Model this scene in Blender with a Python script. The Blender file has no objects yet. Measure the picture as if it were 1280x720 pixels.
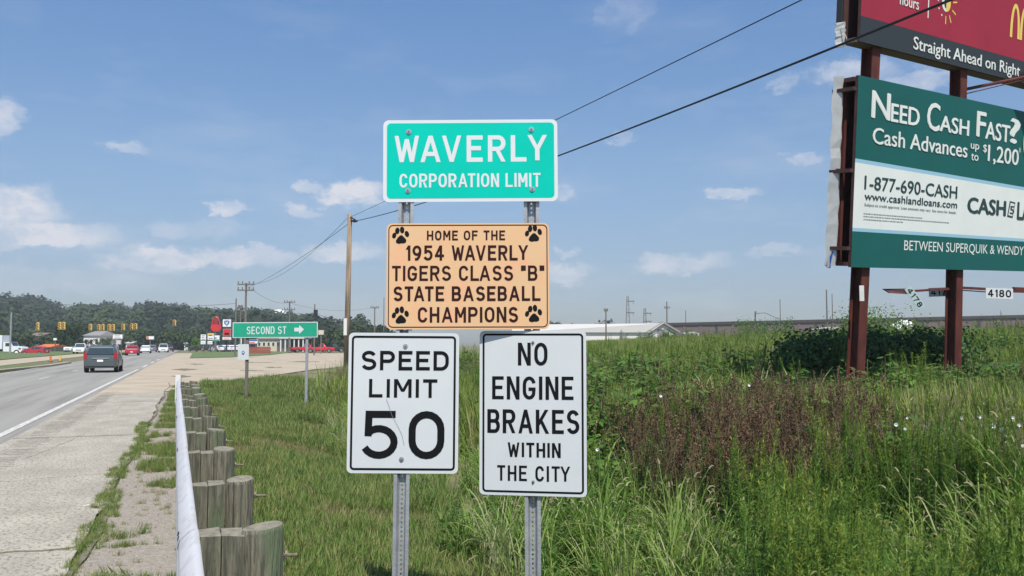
import bpy, math, random
import numpy as np
from math import sin, cos, pi, radians, atan2, sqrt
from mathutils import Vector, Matrix
random.seed(7); rng = np.random.default_rng(7)
S = bpy.context.scene
COL = S.collection

# ------------------------------------------------------------------ camera
F = 1100.0; PITCH = math.atan(70/F); CZ = 1.65
cam_d = bpy.data.cameras.new('camera'); cam = bpy.data.objects.new('camera', cam_d); COL.objects.link(cam)
cam.location = (0, 0, CZ); cam.rotation_euler = (pi/2+PITCH, 0, 0)
cam_d.lens = 36*F/1280; cam_d.clip_end = 6000; cam_d.clip_start = .05
S.camera = cam
FW = Vector((0, cos(PITCH), sin(PITCH))); UP = Vector((0, -sin(PITCH), cos(PITCH)))
def ray(px, py): return (Vector((1,0,0))*((px-640)/F) + UP*((360-py)/F) + FW)
def at(px, py, Y):
    r = ray(px, py); return Vector((0,0,CZ)) + r*(Y/r.y)
def onz(px, py, z=0.0):
    r = ray(px, py); return Vector((0,0,CZ)) + r*((z-CZ)/r.z)

# ------------------------------------------------------------------ sun, sky
SUN_AZ = radians(168); SUN_EL = radians(56)       # clockwise from +Y
sd = Vector((sin(SUN_AZ)*cos(SUN_EL), cos(SUN_AZ)*cos(SUN_EL), sin(SUN_EL)))
sl = bpy.data.lights.new('sun', 'SUN'); sl.energy = 4.7; sl.angle = radians(.5); sl.color = (1, .95, .87)
so = bpy.data.objects.new('sun', sl); COL.objects.link(so); so.rotation_euler = sd.to_track_quat('Z', 'Y').to_euler(); so.location = (0,0,50)
W_ = bpy.data.worlds.new('World'); S.world = W_; W_.use_nodes = True
nt = W_.node_tree; nt.nodes.clear()
def N(t, **k):
    n = nt.nodes.new(t)
    for a, b in k.items(): setattr(n, a, b)
    return n
def L(a, b): nt.links.new(a, b)
def math_(op, a, b=None, clamp=False):
    n = N('ShaderNodeMath', operation=op, use_clamp=clamp)
    for i, v in enumerate((a, b)):
        if v is None: continue
        if isinstance(v, (int, float)): n.inputs[i].default_value = v
        else: L(v, n.inputs[i])
    return n.outputs[0]
sky = N('ShaderNodeTexSky', sky_type='NISHITA', sun_disc=False, sun_elevation=SUN_EL, sun_rotation=SUN_AZ, air_density=1.0, dust_density=.6, ozone_density=2.0)
tc = N('ShaderNodeTexCoord'); sp = N('ShaderNodeSeparateXYZ'); L(tc.outputs['Generated'], sp.inputs[0])
az = math_('ARCTAN2', sp.outputs[0], sp.outputs[1]); el = math_('ARCSINE', sp.outputs[2])
pc = N('ShaderNodeCombineXYZ'); L(az, pc.inputs[0]); L(el, pc.inputs[1])
nz = N('ShaderNodeTexNoise'); nz.inputs['Scale'].default_value = 22; nz.inputs['Detail'].default_value = 9; nz.inputs['Roughness'].default_value = .66
mp = N('ShaderNodeVectorMath', operation='MULTIPLY'); mp.inputs[1].default_value = (1, 1.7, 1); L(pc.outputs[0], mp.inputs[0]); L(mp.outputs[0], nz.inputs['Vector'])
dis = N('ShaderNodeVectorMath', operation='MULTIPLY_ADD'); L(nz.outputs['Color'], dis.inputs[0]); dis.inputs[1].default_value = (.085, .048, 0)
dis.inputs[2].default_value = (-.0425, -.024, 0)
pd = N('ShaderNodeVectorMath', operation='ADD'); L(pc.outputs[0], pd.inputs[0]); L(dis.outputs[0], pd.inputs[1])
# clouds of this sky: centre x, centre y, half width, half height, density
CL = [(438,242,46,17,.85),(395,238,25,8,.4),(280,262,22,11,.75),(376,264,26,9,.45),(915,241,34,9,.5),(2,146,34,20,.5),(157,187,30,9,.32),
      (10,256,70,26,.8),(50,292,95,18,.8),(0,305,40,12,.45),(250,322,110,13,.75),(180,331,60,11,.5),(330,317,50,10,.55),(430,312,55,12,.6),
      (1060,90,60,18,.45),(1148,95,60,14,.4),(975,102,18,12,.35),(790,16,28,24,.14),(760,22,16,14,.1),(1005,197,24,8,.35),(775,172,14,8,.3),
      (850,330,60,12,.5),(705,340,34,13,.5),(700,241,16,10,.5),(965,316,42,7,.4),(712,312,20,6,.35),(250,285,60,14,.25),(60,350,160,20,.25),
      (1500,200,120,40,.6),(-300,240,160,40,.6),(1750,330,200,30,.5),(-600,330,240,30,.5),(-150,60,60,18,.4)]
acc = None
for (cx, cy, rx, ry, dn) in CL:
    r = ray(cx, cy); a0 = atan2(r.x, r.y); e0 = math.asin(r.z/r.length)
    k = cos(a0)*cos(a0) if abs(a0) < 1.2 else .3
    ax, ay = rx/F*max(k, .3)*1.25, ry/F*max(cos(a0), .4)*1.25
    s = N('ShaderNodeVectorMath', operation='SUBTRACT'); L(pd.outputs[0], s.inputs[0]); s.inputs[1].default_value = (a0, e0, 0)
    m = N('ShaderNodeVectorMath', operation='MULTIPLY'); L(s.outputs[0], m.inputs[0]); m.inputs[1].default_value = (1/ax, 1/ay, 0)
    ln = N('ShaderNodeVectorMath', operation='LENGTH'); L(m.outputs[0], ln.inputs[0])
    mr = N('ShaderNodeMapRange', interpolation_type='SMOOTHSTEP'); L(ln.outputs['Value'], mr.inputs[0])
    mr.inputs[1].default_value = 1.0; mr.inputs[2].default_value = .45; mr.inputs[3].default_value = 0; mr.inputs[4].default_value = dn
    acc = mr.outputs[0] if acc is None else math_('MAXIMUM', acc, mr.outputs[0])
# thin high wisps everywhere
n2 = N('ShaderNodeTexNoise'); n2.inputs['Scale'].default_value = 5; n2.inputs['Detail'].default_value = 8; n2.inputs['Roughness'].default_value = .6
m2 = N('ShaderNodeVectorMath', operation='MULTIPLY'); m2.inputs[1].default_value = (1, 3.2, 1); L(pc.outputs[0], m2.inputs[0]); L(m2.outputs[0], n2.inputs['Vector'])
w = N('ShaderNodeMapRange'); L(n2.outputs['Fac'], w.inputs[0]); w.inputs[1].default_value = .5; w.inputs[2].default_value = .85; w.inputs[4].default_value = .34
lo = N('ShaderNodeMapRange'); L(el, lo.inputs[0]); lo.inputs[1].default_value = .45; lo.inputs[2].default_value = .02; lo.inputs[3].default_value = .25; lo.inputs[4].default_value = 1.3
wisp = math_('MULTIPLY', w.outputs[0], lo.outputs[0])
# billow inside the clouds
bil = N('ShaderNodeMapRange'); L(nz.outputs['Fac'], bil.inputs[0]); bil.inputs[1].default_value = .36; bil.inputs[2].default_value = .62; bil.inputs[3].default_value = .45; bil.inputs[4].default_value = 1.5
cl = math_('ADD', math_('MULTIPLY', acc, bil.outputs[0]), wisp, True)
skm = N('ShaderNodeMix', data_type='RGBA', blend_type='MULTIPLY'); skm.inputs[0].default_value = 1
L(sky.outputs[0], skm.inputs[6])
er = N('ShaderNodeMapRange'); L(el, er.inputs[0]); er.inputs[1].default_value = -.1; er.inputs[2].default_value = .5
rp_ = N('ShaderNodeValToRGB'); L(er.outputs[0], rp_.inputs[0]); cr = rp_.color_ramp
cr.elements[0].position = .16; cr.elements[0].color = (.52,.57,.70,1); cr.elements[1].position = .82; cr.elements[1].color = (.80,1.04,1.24,1)
for p_, c_ in ((.27,(.60,.64,.76)),(.5,(.82,.90,.98))): e_ = cr.elements.new(p_); e_.color = (*c_, 1)
L(rp_.outputs[0], skm.inputs[7])
mx = N('ShaderNodeMix', data_type='RGBA'); L(cl, mx.inputs[0]); L(skm.outputs[2], mx.inputs[6]); mx.inputs[7].default_value = (6.2, 6.35, 6.9, 1)
bg = N('ShaderNodeBackground'); bg.inputs[1].default_value = .1; L(mx.outputs[2], bg.inputs[0])
ow = N('ShaderNodeOutputWorld'); L(bg.outputs[0], ow.inputs[0])
S.view_settings.view_transform = 'Standard'; S.view_settings.look = 'None'; S.view_settings.exposure = 0.25; S.view_settings.gamma = 1
S.render.engine = 'CYCLES'; S.cycles.max_bounces = 6; S.cycles.transparent_max_bounces = 8; S.cycles.volume_bounces = 0

# ------------------------------------------------------------------ materials
def mat(name, col, rough=.7, col2=None, scale=8, thr=(.35,.65), bump=0, bscale=60, metal=0, stretch=(1,1,1), trans=0, rnd=None, spec=.5, col3=None, scale3=2, emis=None, rot=0, thr3=(.5,.62)):
    m = bpy.data.materials.new(name); m.use_nodes = True; t = m.node_tree; b = t.nodes['Principled BSDF']
    b.inputs['Roughness'].default_value = rough; b.inputs['Metallic'].default_value = metal; b.inputs['Specular IOR Level'].default_value = spec
    c = None
    co = t.nodes.new('ShaderNodeTexCoord'); mpn = t.nodes.new('ShaderNodeMapping'); mpn.inputs['Scale'].default_value = stretch
    if rot: mpn.vector_type = 'TEXTURE'; mpn.inputs['Rotation'].default_value = (0,0,radians(rot)); mpn.inputs['Scale'].default_value = tuple(1/q for q in stretch)
    t.links.new(co.outputs['Object'], mpn.inputs[0])
    def mixc(fac, a, bb):
        x = t.nodes.new('ShaderNodeMix'); x.data_type = 'RGBA'; t.links.new(fac, x.inputs[0])
        for v, i in ((a,6),(bb,7)):
            if isinstance(v, tuple): x.inputs[i].default_value = (*v, 1)
            else: t.links.new(v, x.inputs[i])
        return x.outputs[2]
    def noise(sc, lo_, hi, det=6):
        n = t.nodes.new('ShaderNodeTexNoise'); n.inputs['Scale'].default_value = sc; n.inputs['Detail'].default_value = det; n.inputs['Roughness'].default_value = .6
        t.links.new(mpn.outputs[0], n.inputs['Vector'])
        r = t.nodes.new('ShaderNodeMapRange'); r.inputs[1].default_value = lo_; r.inputs[2].default_value = hi; t.links.new(n.outputs['Fac'], r.inputs[0]); return r.outputs[0]
    c = col
    if col2: c = mixc(noise(scale, *thr), c, col2)
    if col3: c = mixc(noise(scale3, *thr3), c, col3)
    if rnd:
        oi = t.nodes.new('ShaderNodeObjectInfo'); r = t.nodes.new('ShaderNodeMath'); r.operation = 'POWER'; r.inputs[1].default_value = 1.5; t.links.new(oi.outputs['Random'], r.inputs[0])
        c = mixc(r.outputs[0], c, rnd)
    if isinstance(c, tuple): b.inputs['Base Color'].default_value = (*c, 1)
    else: t.links.new(c, b.inputs['Base Color'])
    if bump:
        n = t.nodes.new('ShaderNodeTexNoise'); n.inputs['Scale'].default_value = bscale; n.inputs['Detail'].default_value = 5; t.links.new(mpn.outputs[0], n.inputs['Vector'])
        bp = t.nodes.new('ShaderNodeBump'); bp.inputs['Strength'].default_value = bump; bp.inputs['Distance'].default_value = .02; t.links.new(n.outputs['Fac'], bp.inputs['Height']); t.links.new(bp.outputs[0], b.inputs['Normal'])
    if trans:
        tr = t.nodes.new('ShaderNodeBsdfTranslucent'); ms = t.nodes.new('ShaderNodeMixShader'); ms.inputs[0].default_value = trans
        if isinstance(c, tuple): tr.inputs[0].default_value = (*c, 1)
        else: t.links.new(c, tr.inputs[0])
        o = t.nodes['Material Output']; t.links.new(b.outputs[0], ms.inputs[1]); t.links.new(tr.outputs[0], ms.inputs[2]); t.links.new(ms.outputs[0], o.inputs[0])
    if emis:
        b.inputs['Emission Color'].default_value = (*emis, 1); b.inputs['Emission Strength'].default_value = 1.0
    return m
M = {}
M['earth'] = mat('earth', (.13,.13,.055), .95, (.23,.19,.11), 1.6, bump=.6, bscale=20, col3=(.08,.11,.03), scale3=.35)
M['asphalt'] = mat('road_asphalt', (.26,.25,.225), .95, (.33,.315,.285), 1.2, (.3,.7), bump=.35, bscale=90, stretch=(1,.04,1), spec=.12, rot=20, col3=(.185,.175,.155), scale3=1.5, thr3=(.5,.75))
M['shoulder'] = mat('shoulder_concrete', (.47,.43,.35), .95, (.36,.33,.27), 1.6, (.35,.62), bump=1.0, bscale=38, col3=(.25,.225,.19), scale3=30, spec=.2, rot=20, stretch=(1,.55,1))
M['lot'] = mat('lot_concrete', (.47,.395,.295), .95, (.37,.31,.23), .5, (.35,.65), bump=.4, bscale=30, spec=.2)
M['wornpaint'] = mat('worn_white_paint', (.62,.6,.55), .8, (.4,.38,.34), 9, (.45,.6), spec=.3)
M['gravel'] = mat('gravel', (.40,.35,.29), .95, (.27,.24,.20), 30, (.35,.65), bump=1, bscale=60, spec=.2)
M['stone'] = mat('pale_stone', (.42,.39,.34), .9, (.3,.28,.25), 20, rnd=(.25,.23,.21))
M['crack'] = mat('joint_dirt', (.13,.115,.075), 1, (.2,.18,.12), 20)
M['rumble'] = mat('rumble_groove', (.25,.225,.185), 1, (.42,.37,.30), 9, (.42,.58))
M['rail'] = mat('galvanised_rail', (.56,.56,.57), .55, (.50,.50,.51), 5, (.3,.75), bump=.12, bscale=18, stretch=(1,.35,1.5), spec=.3, col3=(.47,.46,.45), scale3=17)
M['wood'] = mat('weathered_wood', (.20,.185,.13), .95, (.08,.078,.058), 16, (.38,.62), bump=1.3, bscale=30, stretch=(2.4,2.4,.2), col3=(.11,.14,.075), scale3=2.6)
M['woodtop'] = mat('weathered_wood_end', (.31,.28,.21), .95, (.17,.155,.12), 26, (.35,.65), bump=.8, bscale=60)
M['crackwood'] = mat('wood_split', (.035,.03,.025), 1)
M['bolt'] = mat('rusty_bolt', (.17,.13,.10), .7, (.26,.22,.18), 50, metal=.4)
M['galv'] = mat('galvanised_post', (.44,.45,.46), .45, (.33,.345,.36), 14, (.35,.68), metal=.45, bump=.15, bscale=80)
M['zinc'] = mat('zinc_bolt', (.5,.5,.49), .35, metal=.8)
M['hole'] = mat('dark_hole', (.02,.02,.02), .9)
M['white'] = mat('sign_white', (.585,.61,.615), .35, (.555,.58,.585), 3, spec=.4)
M['whitea'] = mat('sign_white_letters', (.62,.645,.65), .4, spec=.4)
M['green'] = mat('sign_teal_green', (.001,.52,.40), .5, (.002,.48,.37), 4, spec=.08)
M['green2'] = mat('street_sign_green', (.008,.34,.20), .5, (.01,.31,.18), 4)
M['orange'] = mat('faded_orange', (.70,.425,.225), .5, (.66,.44,.25), 5, (.3,.7), spec=.25, col3=(.72,.405,.23), scale3=7)
M['maroon'] = mat('dark_maroon', (.03,.009,.008), .6, spec=.15)
M['black'] = mat('sign_black', (.006,.0065,.008), .6, spec=.15)
M['alu'] = mat('bare_aluminium', (.4,.4,.41), .5, metal=.6)
M['pole'] = mat('pole_wood', (.33,.25,.17), .95, (.17,.12,.08), 4, (.4,.62), bump=.8, bscale=20, stretch=(2,2,.12))
M['polefar'] = mat('pole_wood_far', (.15,.13,.115), .95)
M['wire'] = mat('wire_black', (.012,.014,.018), .6)
M['wiregrey'] = mat('wire_grey', (.07,.075,.08), .6)
M['steel'] = mat('red_oxide_steel', (.125,.034,.024), .7, (.08,.022,.018), 4, (.4,.6), bump=.2, bscale=40, stretch=(1,1,.3), spec=.3)
M['steeld'] = mat('dark_oxide_steel', (.05,.022,.02), .8, (.09,.035,.03), 5)
M['bbred'] = mat('vinyl_red', (.335,.026,.05), .6, (.30,.022,.043), .9, spec=.25)
M['bbgrey'] = mat('vinyl_slate', (.035,.043,.05), .6, spec=.25)
M['bbgreen'] = mat('vinyl_green', (.008,.108,.098), .6, (.01,.097,.088), .8, spec=.25)
M['bbwhite'] = mat('vinyl_white', (.73,.76,.72), .6, (.68,.71,.67), 1, spec=.25)
M['bbblue'] = mat('vinyl_pale_blue', (.29,.5,.62), .6)
M['bbtext'] = mat('vinyl_dark_text', (.015,.05,.05), .6)
M['bbyellow'] = mat('vinyl_yellow', (.75,.55,.12), .6)
M['lime'] = mat('vinyl_lime', (.35,.6,.08), .6)
M['bluescrap'] = mat('blue_vinyl', (.03,.12,.45), .6)
M['trimwhite'] = mat('white_trim', (.62,.62,.6), .6, (.5,.5,.48), 3)
def flat(n, c, r=.6, **k): M[n] = mat(n, c, r, **k)
flat('tyre', (.02,.02,.021), .9); flat('rim', (.35,.35,.36), .35, metal=.7); flat('glass', (.03,.045,.05), .08, spec=.8); flat('lamp_red', (.35,.01,.012), .3)
flat('chrome', (.6,.6,.6), .25, metal=.8); flat('dark_plastic', (.03,.03,.032), .7); flat('headlamp', (.7,.7,.68), .2)
flat('silver_paint', (.125,.145,.145), .3, metal=.55, spec=.6); flat('red_paint', (.42,.02,.035), .3, spec=.6); flat('white_paint', (.72,.73,.74), .35); flat('black_paint', (.03,.035,.04), .3)
flat('grey_paint', (.15,.17,.18), .35); flat('bright_red', (.6,.02,.025), .4); flat('signal_yellow', (.80,.58,.20), .5); flat('cream_wall', (.55,.48,.36), .9); flat('roof_grey', (.25,.24,.235), .9)
flat('brick_red', (.30,.075,.05), .9); flat('roof_white', (.50,.485,.46), .6); flat('metal_brown', (.135,.10,.09), .7); flat('wall_tan', (.4,.33,.25), .9); flat('roof_brown', (.2,.15,.11), .9)
flat('sign_blue', (.05,.13,.3), .5); flat('orange_roof', (.6,.16,.04), .8); flat('white_wall', (.66,.65,.62), .8); flat('sign_yellow', (.7,.45,.08), .5); flat('plaster_white', (.8,.8,.78), .6); flat('shaded_plate', (.36,.45,.44), .6); flat('dark_band', (.045,.04,.04), .8)  # teal-grey number plate tone has shade painted into its colour
# plants
def leaf(n, c, rnd, tr=.35, rough=.6): M[n] = mat(n, c, rough, trans=tr, rnd=rnd, spec=.25)
leaf('grass_mown', (.12,.222,.042), (.29,.31,.10)); leaf('grass_dry', (.33,.27,.14), (.25,.24,.10))
leaf('grass_tall', (.16,.29,.045), (.32,.41,.11), .42); leaf('seed_head', (.42,.42,.22), (.40,.36,.20), .4); leaf('grass_pale', (.32,.36,.15), (.36,.36,.2))
leaf('weed_green', (.10,.205,.035), (.18,.29,.05)); leaf('weed_top', (.14,.23,.035), (.30,.32,.05))
leaf('dock_brown', (.07,.033,.022), (.20,.115,.075), .15, .9); leaf('stalk_brown', (.16,.11,.06), (.12,.12,.05), .1)
leaf('panicle', (.38,.30,.22), (.30,.27,.18), .4); leaf('broadleaf', (.075,.17,.03), (.11,.22,.04)); leaf('bush_leaf', (.065,.13,.035), (.09,.16,.045), .3); leaf('leafy_a', (.09,.19,.03), (.16,.28,.045), .35); leaf('leafy_b', (.06,.13,.03), (.12,.19,.05), .3)
leaf('hill_leaf', (.017,.036,.016), (.06,.09,.028), .1, .95); leaf('tree_leaf', (.03,.06,.018), (.06,.10,.03), .2, .9); leaf('petal', (.85,.85,.84), (.85,.85,.82), .1)
M['bark'] = mat('bark', (.1,.08,.06), .95)

# ------------------------------------------------------------------ mesh helper
class MB:
    def __init__(s): s.v = []; s.f = []; s.m = []; s.mi = 0
    def add(s, vs, fs):
        o = len(s.v); s.v.extend(tuple(x) for x in vs); s.f.extend(tuple(i+o for i in f) for f in fs); s.m.extend([s.mi]*len(fs)); return s
    def quad(s, a, b, c, d): return s.add([a,b,c,d], [(0,1,2,3)])
    def box(s, x0, x1, y0, y1, z0, z1, T=None):
        v = [Vector((x,y,z)) for z in (z0,z1) for y in (y0,y1) for x in (x0,x1)]
        if T: v = [T @ p for p in v]
        return s.add(v, [(0,2,3,1),(4,5,7,6),(0,1,5,4),(2,6,7,3),(0,4,6,2),(1,3,7,5)])
    def tube(s, pts, r, n=6, cap=True, r1=None):
        pts = [Vector(p) for p in pts]; k = len(pts); vs = []; fs = []
        for i, p in enumerate(pts):
            d = (pts[min(i+1,k-1)]-pts[max(i-1,0)]).normalized()
            a = d.orthogonal().normalized() if i == 0 else (a - d*a.dot(d)).normalized()
            b = d.cross(a); rr = r if r1 is None else r+(r1-r)*i/(k-1)
            for j in range(n): t = 2*pi*j/n; vs.append(p+(a*cos(t)+b*sin(t))*rr)
        for i in range(k-1):
            for j in range(n): fs.append((i*n+j, i*n+(j+1)%n, (i+1)*n+(j+1)%n, (i+1)*n+j))
        if cap: fs.append(tuple(range(n))[::-1]); fs.append(tuple((k-1)*n+j for j in range(n)))
        return s.add(vs, fs)
    def disc(s, c, u, v, n=16, rx=1, ry=1, a0=0, a1=2*pi):
        c = Vector(c); u = Vector(u); v = Vector(v)
        full = abs(a1-a0-2*pi) < 1e-6; k = n if full else n+1
        return s.add([c+u*rx*cos(a0+(a1-a0)*i/n)+v*ry*sin(a0+(a1-a0)*i/n) for i in range(k)], [tuple(range(k))])
    def prism(s, poly, h0, h1, fn):
        n = len(poly); vs = [fn(x,y,h0) for x,y in poly]+[fn(x,y,h1) for x,y in poly]
        return s.add(vs, [tuple(range(n))[::-1], tuple(n+i for i in range(n))]+[(i,(i+1)%n,n+(i+1)%n,n+i) for i in range(n)])
    def build(s, name, mats, parent=None, smooth=False):
        off = Vector((0,0,0)); p = parent
        while p: off += p.location; p = p.parent
        me = bpy.data.meshes.new(name); me.from_pydata([Vector(v)-off for v in s.v], [], s.f)
        if not isinstance(mats, (list, tuple)): mats = [mats]
        for m_ in mats: me.materials.append(M[m_] if isinstance(m_, str) else m_)
        me.polygons.foreach_set('material_index', s.m)
        if smooth: me.polygons.foreach_set('use_smooth', [True]*len(s.f))
        me.update(); o = bpy.data.objects.new(name, me); COL.objects.link(o); o.parent = parent
        return o
def tag(o, label=None, cat=None, group=None, kind=None):
    for k, v in (('label',label),('category',cat),('group',group),('kind',kind)):
        if v: o[k] = v
    return o
def thing(name, label, cat, loc=(0,0,0), group=None):
    o = bpy.data.objects.new(name, None); o.empty_display_size = .2; COL.objects.link(o); o.location = loc
    return tag(o, label, cat, group)
def copy_tree(o, parent=None):
    c = o.copy(); COL.objects.link(c); c.parent = parent
    for ch in list(o.children): copy_tree(ch, c)
    return c
def rrect(x0, x1, z0, z1, r, n=6):
    P = []
    for cx, cz, a in ((x1-r,z1-r,0),(x0+r,z1-r,pi/2),(x0+r,z0+r,pi),(x1-r,z0+r,1.5*pi)):
        for i in range(n+1): t = a+pi/2*i/n; P.append((cx+r*cos(t), cz+r*sin(t)))
    return P

# ------------------------------------------------------------------ stroke lettering for road signs
def arc(cx, cy, rx, ry, a0, a1, n=10): return [(cx+rx*cos(radians(a0+(a1-a0)*i/n)), cy+ry*sin(radians(a0+(a1-a0)*i/n))) for i in range(n+1)]
OV = arc(.5,.64,.5,.36,0,180)+arc(.5,.36,.5,.36,180,360)+[(1,.64)]
CC = arc(.5,.66,.5,.34,12,180)+arc(.5,.34,.5,.34,180,348)
SS = arc(.5,.755,.47,.245,18,240,12)+arc(.5,.26,.5,.26,60,-162,12)
G_ = {
 'A':(.80,[('D',(0,0),(.5,1)),('D',(.5,1),(1,0)),('L',[(.2,.27),(.8,.27)])]), 'B':(.66,[('L',[(0,0),(0,1)]),('C',[(0,1)]+arc(.6,.755,.34,.245,90,-90)+[(0,.51)]),('C',[(0,.51)]+arc(.62,.255,.38,.255,90,-90)+[(0,0)])]),
 'C':(.66,[('C',CC)]), 'D':(.66,[('L',[(0,0),(0,1)]),('C',[(0,1)]+arc(.5,.62,.5,.38,90,0)+arc(.5,.38,.5,.38,0,-90)+[(0,0)])]), 'E':(.58,[('L',[(1,1),(0,1),(0,0),(1,0)]),('L',[(.1,.52),(.85,.52)])]),
 'F':(.58,[('L',[(1,1),(0,1),(0,0)]),('L',[(.1,.52),(.85,.52)])]), 'G':(.68,[('C',arc(.5,.66,.5,.34,14,180)+arc(.5,.34,.5,.34,180,330)+[(.99,.44)]),('L',[(.6,.44),(.98,.44)])]),
 'H':(.66,[('L',[(0,0),(0,1)]),('L',[(1,0),(1,1)]),('L',[(.05,.5),(.95,.5)])]), 'I':(0,[('L',[(.5,0),(.5,1)])]), 'K':(.70,[('L',[(0,0),(0,1)]),('D',(0,.30),(.92,1)),('D',(.34,.56),(1,0))]),
 'L':(.56,[('L',[(0,1),(0,0),(1,0)])]), 'M':(.78,[('L',[(0,0),(0,1)]),('L',[(1,0),(1,1)]),('D',(.03,1),(.5,.28)),('D',(.97,1),(.5,.28))]), 'N':(.66,[('L',[(0,0),(0,1)]),('L',[(1,0),(1,1)]),('D',(.04,1),(.96,0))]),
 'O':(.68,[('C',OV)]), 'P':(.64,[('L',[(0,0),(0,1)]),('C',[(0,1)]+arc(.6,.73,.4,.27,90,-90)+[(0,.46)])]), 'R':(.66,[('L',[(0,0),(0,1)]),('C',[(0,1)]+arc(.6,.74,.4,.26,90,-90)+[(0,.48)]),('D',(.52,.46),(1,0))]),
 'S':(.64,[('C',SS)]), 'T':(.60,[('L',[(0,1),(1,1)]),('L',[(.5,0),(.5,.95)])]), 'U':(.66,[('C',[(0,1)]+arc(.5,.34,.5,.34,180,360)+[(1,1)])]), 'V':(.76,[('D',(0,1),(.5,0)),('D',(.5,0),(1,1))]),
 'W':(1.02,[('D',(0,1),(.25,0)),('D',(.25,0),(.5,.95)),('D',(.5,.95),(.75,0)),('D',(.75,0),(1,1))]), 'Y':(.76,[('D',(0,1),(.5,.45)),('D',(1,1),(.5,.45)),('L',[(.5,.05),(.5,.45)])]),
 '0':(.64,[('C',OV)]), '1':(.22,[('L',[(1,0),(1,1)]),('D',(0,.78),(1,1))]), '4':(.68,[('L',[(.72,0),(.72,1)]),('D',(0,.28),(.70,1)),('L',[(.04,.28),(1,.28)])]),
 '5':(.66,[('L',[(.12,.55),(.14,1),(.92,1)]),('C',[(.10,.52)]+arc(.48,.325,.52,.325,118,-155,16))]), '9':(.64,[('C',arc(.5,.69,.5,.31,0,360,18)),('C',[(1,.69),(.97,.45),(.82,.2),(.56,.02),(.2,0)])]),
 '7':(.6,[('L',[(0,1),(1,1)]),('D',(1,1),(.35,0))]), '8':(.62,[('C',arc(.5,.76,.44,.24,0,360,16)),('C',arc(.5,.26,.5,.26,0,360,16))]), '"':(.22,[('L',[(0,.78),(0,1)]),('L',[(1,.78),(1,1)])]), ' ':(.34,[])}
def stroke_text(mb, text, x0, x1, z0, z1, sw, fn, gap=.2):
    sw = sw*.93
    H = z1-z0; gw = [(G_[c][0]*H if c != 'I' else 0) for c in text]; gp = gap*H
    kern = [(.2 if (a in 'AVWYTLP' and b_ in 'AVWYT' and a != b_) else 1) for a, b_ in zip(text[:-1], text[1:])]+[0]
    nat = sum(g for g in gw) + gp*sum(kern); fixed = sw*sum(1 for c in text if c != ' ')
    k = (x1-x0-fixed)/max(nat, 1e-6)
    # glyph width excludes the stroke
    x = x0; ci = 0
    for c, g, kn in zip(text, gw, kern):
        w_ = g*k; s0 = x + (sw/2 if c != ' ' else 0)
        for st in G_[c][1]:
            ci += 1; dz = (ci % 5)*.00022
            P = lambda p: (s0+p[0]*w_, z0+sw/2+p[1]*(H-sw))
            if st[0] == 'D':
                a, b = st[1], st[2]; (ax, az_), (bx, bz) = P(a), P(b)
                ex = lambda p, z: z0 if p[1] == 0 else (z1 if p[1] == 1 else z)
                az_, bz = ex(a, az_), ex(b, bz)
                dx, dy = bx-ax, bz-az_; hw = sw*sqrt(dx*dx+dy*dy)/abs(dy)/2*.88; hw = min(hw, sw*.85)
                mb.add([fn(ax-hw,az_,dz), fn(ax+hw,az_,dz), fn(bx+hw,bz,dz), fn(bx-hw,bz,dz)], [(0,1,2,3)])
            else:
                pts = [P(p) for p in st[1]]
                q = [pts[0]]
                for p in pts[1:]:
                    if abs(p[0]-q[-1][0])+abs(p[1]-q[-1][1]) > 1e-5: q.append(p)
                pts = q; n = len(pts)
                closed = abs(pts[0][0]-pts[-1][0])+abs(pts[0][1]-pts[-1][1]) < 1e-5
                if st[0] == 'L':
                    def ext(a, b):
                        d = sqrt((a[0]-b[0])**2+(a[1]-b[1])**2); return (a[0]+(a[0]-b[0])/d*sw/2, a[1]+(a[1]-b[1])/d*sw/2)
                    pts = [ext(pts[0], pts[1])]+pts[1:-1]+[ext(pts[-1], pts[-2])]
                vs = []
                for i in range(n):
                    if closed: a = pts[(i-1) % (n-1)]; b = pts[(i+1) % (n-1)] if i < n-1 else pts[1]
                    else: a = pts[max(i-1,0)]; b = pts[min(i+1,n-1)]
                    p = pts[i]
                    d1 = (p[0]-a[0], p[1]-a[1]); d2 = (b[0]-p[0], b[1]-p[1])
                    l1 = sqrt(d1[0]**2+d1[1]**2) or 1; l2 = sqrt(d2[0]**2+d2[1]**2) or 1
                    n1 = (-d1[1]/l1, d1[0]/l1); n2_ = (-d2[1]/l2, d2[0]/l2)
                    if d1 == (0,0): n1 = n2_
                    if d2 == (0,0): n2_ = n1
                    m_ = (n1[0]+n2_[0], n1[1]+n2_[1]); lm = m_[0]**2+m_[1]**2
                    sc = min(2/lm, 1.0) if lm > .01 else .5
                    o_ = (m_[0]*sc*sw/2, m_[1]*sc*sw/2)
                    vs += [fn(p[0]-o_[0], p[1]-o_[1], dz), fn(p[0]+o_[0], p[1]+o_[1], dz)]
                mb.add(vs, [(2*i,2*i+2,2*i+3,2*i+1) for i in range(n-1)])
        x += (w_+sw if c != ' ' else w_) + gp*k*kn

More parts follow.
